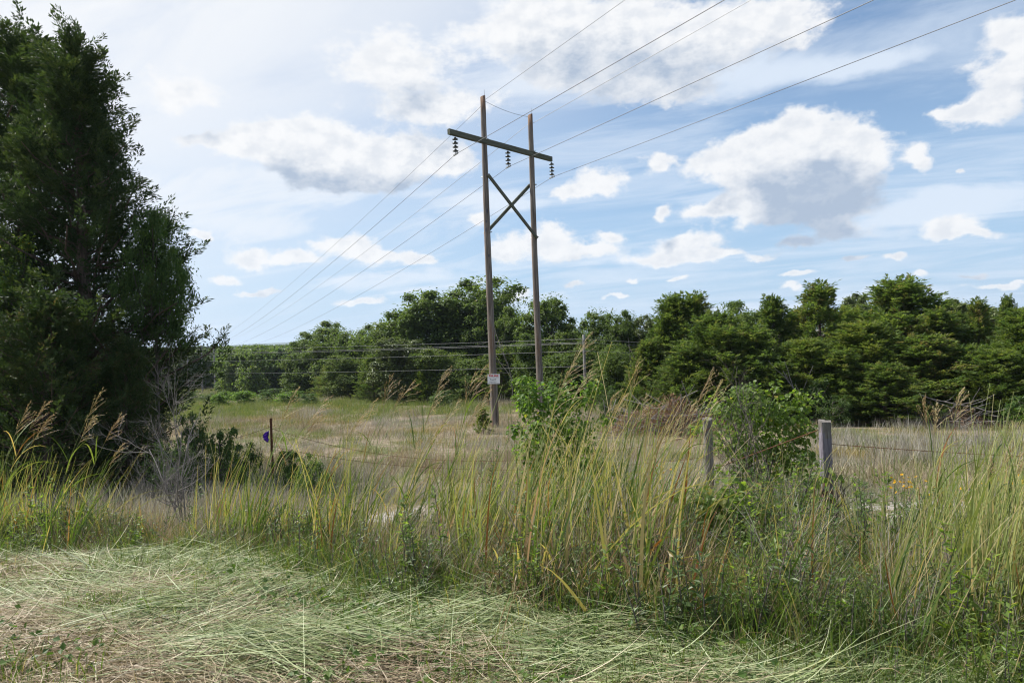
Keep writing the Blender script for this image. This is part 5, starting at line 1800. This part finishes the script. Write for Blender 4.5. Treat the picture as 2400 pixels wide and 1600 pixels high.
SH = [make_shrub('shrub', 1.5, 0.9, 34, 90, 0.075, M['shrub'], 401), make_shrub('shrub', 1.3, 1.0, 36, 90, 0.07, M['forb'], 402), make_shrub('shrub', 1.4, 0.9, 34, 80, 0.09, M['bush'], 403)]
for k_, px_, top, Y_, hw, lab in (
        (1, 452, 945, 14.0, 50, 'dark shrub at the right foot of the huge cedar'),
        (0, 505, 985, 13.2, 52, 'green shrub in the cedar shade, left of the ribbon post'),
        (1, 560, 1018, 12.6, 48, 'low dark shrub just left of the ribbon post'),
        (0, 662, 1030, 12.2, 46, 'low dark shrub just right of the ribbon post'),
        (1, 395, 1010, 11.6, 60, 'dark shrub behind the dead grey shrub'),
        (1, 720, 1042, 11.2, 50, 'low dark shrub at the right end of the cedar shade'),
        (2, 560, 896, 66, 34, 'bright green thicket at the far end of the field, leftmost'),
        (0, 612, 892, 68, 40, 'green thicket at the far end of the field below the valley'),
        (2, 662, 898, 64, 36, 'green thicket at the far end of the field, third from left'),
        (0, 712, 903, 60, 36, 'green thicket at the far end of the field, rightmost'),
        (2, 505, 903, 62, 26, 'small pale thicket below the far pole frame'),
        (0, 436, 898, 78, 26, 'green thicket in front of the far pole frame, left of its middle leg'),
        (1, 474, 902, 84, 24, 'dark thicket in front of the far pole frame, between its legs'),
        (2, 522, 897, 76, 26, 'green thicket just right of the far pole frame'),
        (1, 1870, 868, 27.5, 42, 'dark leafy shrub under the trees above the right fence post'),
        (1, 1915, 905, 26.5, 38, 'dark shrub at the tree line right behind the right fence post'),
        (0, 2340, 905, 25.0, 52, 'light green shrub at the tree line by the right edge'),
        (2, 2385, 925, 23.5, 44, 'yellow-green shrub cut by the right edge'),
        (2, 1215, 862, 40, 40, 'feathery green shrub behind the right pole'),
        (1, 1400, 885, 31, 36, 'dark shrub at the left end of the brush pile'),
        (0, 1700, 880, 27, 40, 'dark shrub at the tree line above the broad-leaved bush'),
        (1, 1010, 895, 47, 34, 'dark shrub at the foot of the wood left of the sign pole')):
    place(SH[k_], px_, top, Y_, hw, lab, 'shrub', 'shrubs in the field and along the trees')
tuft = make_cedar('young_cedar', 1.1, 0.42, 30, 4, 22, 0.09, M['cedar_yellow'], 420, low=0.02)
place(tuft, 1108, 935, 26.5, 22, 'young cedar seedling just left of the sign pole', 'tree')

# weeds with leafy stems
def forb_thing(px_, base_Y, hgt, nst, leaf, label, lean=0.1):
    x_ = float(x_of(px_, base_Y))
    g, gs = forb_geo(nst, hgt, leaf, 0, spread=0.06, lean=lean)
    root = empty('leafy_weed', (x_, base_Y, float(gz(x_, base_Y)) - 0.02))
    tag(root, label, 'weed', 'leafy weeds in the verge')
    gs.obj('stems', M['stem'], root)
    g.obj('foliage', M['forb'], root)


forb_thing(1108, 7.2, 1.05, 4, 0.085, 'tall leafy weed below the sign pole', 0.02)
forb_thing(1925, 4.7, 0.72, 9, 0.085, 'dark many-stemmed weed at lower right below the fence post', 0.04)
forb_thing(1985, 4.9, 0.78, 3, 0.08, 'leafy weed with one stem slanting right, beside the dark weed', 0.5)
forb_thing(1815, 5.7, 0.85, 8, 0.085, 'green leafy weed left of the purple-washed post', 0.15)
forb_thing(1705, 5.3, 0.62, 7, 0.08, 'green leafy weed between the round-leaved vine and the dry red stems', 0.06)
forb_thing(1560, 5.3, 0.55, 6, 0.075, 'leafy weed in the tall grass left of the round-leaved vine', 0.1)
forb_thing(2060, 5.2, 0.6, 7, 0.08, 'leafy weed in front of the bare pale gravel on the right', 0.12)
forb_thing(1400, 6.6, 0.75, 6, 0.08, 'leafy weed among the tall grass below the brush pile', 0.1)
forb_thing(2260, 4.4, 0.5, 5, 0.07, 'leafy weed deep in the pale grass at the right', 0.1)


# ------------------------------------------------------------------ bare wood
def twigs(g, p, d, L, r, depth, rg, up=0.1, nsub=(3, 6)):
    K = 6
    pts = [np.array(p, float)]
    d = np.array(d, float)
    for i in range(K - 1):
        d = unit(d + rg.normal(0, 0.13, 3) + np.array([0, 0, up * 0.3]))
        pts.append(pts[-1] + d * L / (K - 1))
    pts = np.array(pts)
    V, F = tubes(pts[None], (r * np.linspace(1, 0.45, K))[None], 4 if depth > 1 else 3)
    g.add(V, F, 0.5, 0, True)
    if depth <= 0:
        return
    for i in range(rg.integers(*nsub)):
        f = rg.uniform(0.2, 1.0)
        b_ = np.array([np.interp(f, np.linspace(0, 1, K), pts[:, j]) for j in range(3)])
        nd = unit(d * 0.9 + rg.normal(0, 0.55, 3) + np.array([-0.18, 0, 0.12]))
        twigs(g, b_, nd, L * rg.uniform(0.35, 0.62), r * 0.5, depth - 1, rg, up, nsub)


DX, DY = float(x_of(405, 8.4)), 8.4
droot = empty('dead_shrub', (DX, DY, float(gz(DX, DY)) - 0.05))
tag(droot, 'bare grey dead shrub standing in front of the dark cedars', 'dead shrub')
rg = np.random.default_rng(77)
for i, (dx_, dz_, L_) in enumerate(((-0.40, 1, 1.45), (-0.14, 1, 1.25), (0.06, 1, 1.4), (-0.58, 1, 1.0), (0.14, 1, 0.9))):
    g = Geo()
    twigs(g, (rg.normal(0, 0.06), rg.normal(0, 0.06), 0), (dx_, rg.normal(0, 0.15), dz_), L_, 0.011, 3, rg, 0.25, (5, 8))
    g.obj('branch', M['dead_twig'], droot)

g = Geo()
SX, SY = float(x_of(1735, 7.4)), 7.4
sroot2 = empty('sapling', (SX, SY, float(gz(SX, SY)) - 0.05))
tag(sroot2, 'thin half-bare sapling with dark stems in front of the bush between the posts', 'sapling')
for i in range(5):
    twigs(g, (rg.normal(0, 0.10), rg.normal(0, 0.05), 0), (rg.normal(-0.05, 0.16), 0, 1), rg.uniform(0.9, 1.35), 0.009, 3, rg, 0.2, (3, 6))
g.obj('stems', M['stem'], sroot2)
n = 420
p = np.stack([rg.normal(-0.05, 0.2, n), rg.normal(0, 0.14, n), rg.uniform(0.55, 1.45, n)], -1)
V, F = kites(p, rvec(n), unit(rng.normal(size=(n, 3)) + [0, 0, 0.8]), rng.uniform(0.018, 0.035, n), rng.uniform(0.008, 0.015, n))
Geo().add(V, F, np.repeat(rng.uniform(0.1, 0.8, n), 4)).obj('foliage', M['shrub'], sroot2)


def brush(px_, Y, R, H, label, nst, nspr, flat=0.6):
    x_ = float(x_of(px_, Y))
    root = empty('brush_pile', (x_, Y, float(gz(x_, Y)) - 0.1))
    tag(root, label, 'brush pile', 'heaps of dead brush at the field edge')
    g = Geo()
    c = rng.normal(0, 0.42, (nst, 3)) * np.array([R, R * flat, 0])
    hz = H * np.exp(-(c[:, 0] / R) ** 2 * 1.2 - (c[:, 1] / (R * flat)) ** 2 * 1.2)
    c[:, 2] = hz * rng.uniform(0.1, 0.85, nst)
    d = unit(rng.normal(0, 1, (nst, 3)) * np.array([1, 0.6, 0.45]))
    L = R * rng.uniform(0.2, 0.7, nst)
    mid = c + rng.normal(0, 0.04 * R, (nst, 3))
    pts = np.stack([c - d * L[:, None], mid, c + d * L[:, None]], 1)
    pts[:, :, 2] = np.maximum(pts[:, :, 2], 0.02)
    V, F = tubes(pts, np.stack([0.012 + 0 * L, 0.009 + 0 * L, 0.003 + 0 * L], -1) * rng.uniform(0.5, 1.6, (nst, 1)), 4)
    g.add(V, F, 0.5, 0, True)
    g.obj('sticks', M['dead_twig'], root)
    c = rng.normal(0, 0.46, (nspr, 3)) * np.array([R, R * flat, 0])
    hz = H * np.exp(-(c[:, 0] / R) ** 2 * 1.1 - (c[:, 1] / (R * flat)) ** 2 * 1.1) * (0.75 + 0.5 * vnoise(c[:, 0], c[:, 1], 0.4, 50))
    c[:, 2] = hz * rng.uniform(0.25, 1.05, nspr)
    V, F = kites(c, rvec(nspr) + [0.2, 0, 0.1], rvec(nspr), rng.uniform(0.07, 0.2, nspr), rng.uniform(0.015, 0.045, nspr))
    Geo().add(V, F, np.repeat(rng.uniform(0, 1, nspr), 4)).obj('dead_foliage', M['brush'], root)


brush(1525, 24.5, 2.3, 1.25, 'heap of reddish-brown dead cedar brush in front of the trees', 160, 6500)
brush(2185, 26.0, 1.9, 0.75, 'scatter of fallen rusty branches under the trees at the right', 140, 1600)

# dead branches showing among the cedars
for px_, py_, Y_, L_, dvec, lab in ((2110, 905, 26, 2.0, (1, 0, -0.25), 'pale fallen branch slanting out of the cedars below the widest one'), (1845, 840, 27.5, 1.4, (-0.25, -0.2, 1), 'bare pale snag rising in front of the cedars above the right post'), (1450, 800, 34, 3.0, (0.02, 0, 1), 'thin bare dead tree trunk at the edge of the wood'), (1172, 815, 48, 3.2, (0.0, 0, 1), 'slim dead pine snag between the two poles')):
    p = P(px_, py_, Y_)
    z0 = float(gz(p.x, Y_)) if dvec[2] > 0.5 else p.z
    o_ = empty('dead_branch', (p.x, Y_, z0))
    tag(o_, lab, 'dead branch')
    g = Geo()
    twigs(g, (0, 0, 0), dvec, L_ + (p.z - z0 if dvec[2] > 0.5 else 0) * 0.5, 0.035, 1, rg, 0.0, (7, 10))
    g.obj('wood', M['dead_twig'], o_)

# yellow wildflowers
fl_spots = [(2062, 1092, 7.0), (2080, 1108, 6.8), (2098, 1096, 7.1), (2140, 1122, 6.6), (2186, 1120, 6.4), (2322, 1100, 6.0), (2345, 1092, 6.1), (2300, 1108, 6.2), (2245, 1112, 6.4), (1500, 1062, 7.6), (1525, 1068, 7.5), (1240, 1085, 8.2)]
fproto = None
for i, (px_, py_, Y_) in enumerate(fl_spots):
    tp = P(px_, py_, Y_)
    z0 = float(gz(tp.x, Y_))
    if fproto is None:
        fproto = empty('yellow_wildflower', (0, 0, 0))
        g, gs = forb_geo(4, 0.55, 0.05, 0, spread=0.05, lean=0.06)
        gs.obj('stems', M['stem'], fproto)
        g.obj('foliage', M['forb'], fproto)
        for j in range(7):
            nP = 8
            an = np.arange(nP) * 2 * PI / nP
            d = np.stack([np.cos(an), np.sin(an), np.full(nP, 0.25)], -1)
            V, F = kites(np.zeros((nP, 3)), d, np.tile([0, 0, 1.0], (nP, 1)), 0.020, 0.011)
            gg = Geo().add(V, F, np.repeat(rng.random(nP), 4))
            V, F = tubes(np.array([[[0, 0, -0.002], [0, 0, 0.008]]]), np.array([[0.006, 0.003]]), 6)
            gg.add(V, F, 0.0)
            o = gg.obj('flower', M['flower'], fproto)
            o.location = (rng.normal(0.05, 0.06), rng.normal(0, 0.05), rng.uniform(0.46, 0.60))
            o.rotation_euler = (rng.normal(0.5, 0.4), rng.normal(0, 0.4), rng.uniform(0, 6))
        fproto['H'] = 0.56
        o = fproto
    else:
        o = copy_tree(fproto)
    o.location = (tp.x, Y_, z0)
    s_ = max(0.5, (tp.z - z0) / 0.56)
    o.scale = (1, 1, s_)
    o.rotation_euler = (0, 0, rng.uniform(0, 6))
    w_ = 'yellow wildflower in bloom beyond the pale grass on the right' if px_ > 2000 else 'yellow wildflower in bloom behind the tall grass at centre'
    tag(o, w_, 'flower', 'yellow flowers right of the posts' if px_ > 2000 else 'yellow flowers at centre')

# ------------------------------------------------------------------ the far wood in the valley
FT = [make_oak('far', 10, 3.9, 46, 46, 0.62, M['oak'], 501, low=0.08, kind_mesh=True), make_oak('far', 10, 4.3, 46, 46, 0.62, M['oak'], 502, low=0.08, kind_mesh=True),
      make_oak('far', 9, 4.0, 44, 46, 0.62, M['oak_pale'], 503, low=0.08, kind_mesh=True), make_oak('far', 10, 3.4, 44, 46, 0.6, M['shrub'], 504, low=0.05, kind_mesh=True)]
n = 2600
a_ = rng.uniform(math.radians(-42), math.radians(14), n)
rr = np.sqrt(rng.uniform(108 ** 2, 900 ** 2, n))
n2 = 420
a_ = np.concatenate([a_, rng.uniform(math.radians(-36), math.radians(-15), n2)])
rr = np.concatenate([rr, np.sqrt(rng.uniform(100 ** 2, 260 ** 2, n2))])
x, y = rr * np.sin(a_), rr * np.cos(a_)
ok = ~((np.abs(x - (-82)) < 14) & (y < 186) & (y > 120)) & (y > 100 + np.clip((x + 45) * 0.6, 0, 60)) & ~((np.abs(np.degrees(np.arctan2(x, y)) + 25.0) < 2.6) & (np.hypot(x, y) < 204))
x, y = x[ok], y[ok]
n = len(x)
ztop = CAM_Z + np.hypot(x, y) * rng.uniform(-6, 19, n) / F_PX
s = np.clip((ztop - gz(x, y)) / 10.0, 0.3, 1.3)
scatter('far_forest', xyz(x, y, -0.5), rng.uniform(-PI, PI, n), np.zeros((n, 2)), np.stack([s * rng.uniform(0.9, 1.2, n), s * rng.uniform(0.9, 1.2, n), s], -1), rng.choice(4, n, p=[0.36, 0.32, 0.17, 0.15]), FT, 'hazy oak forest filling the valley to the horizon on the left', 'forest')
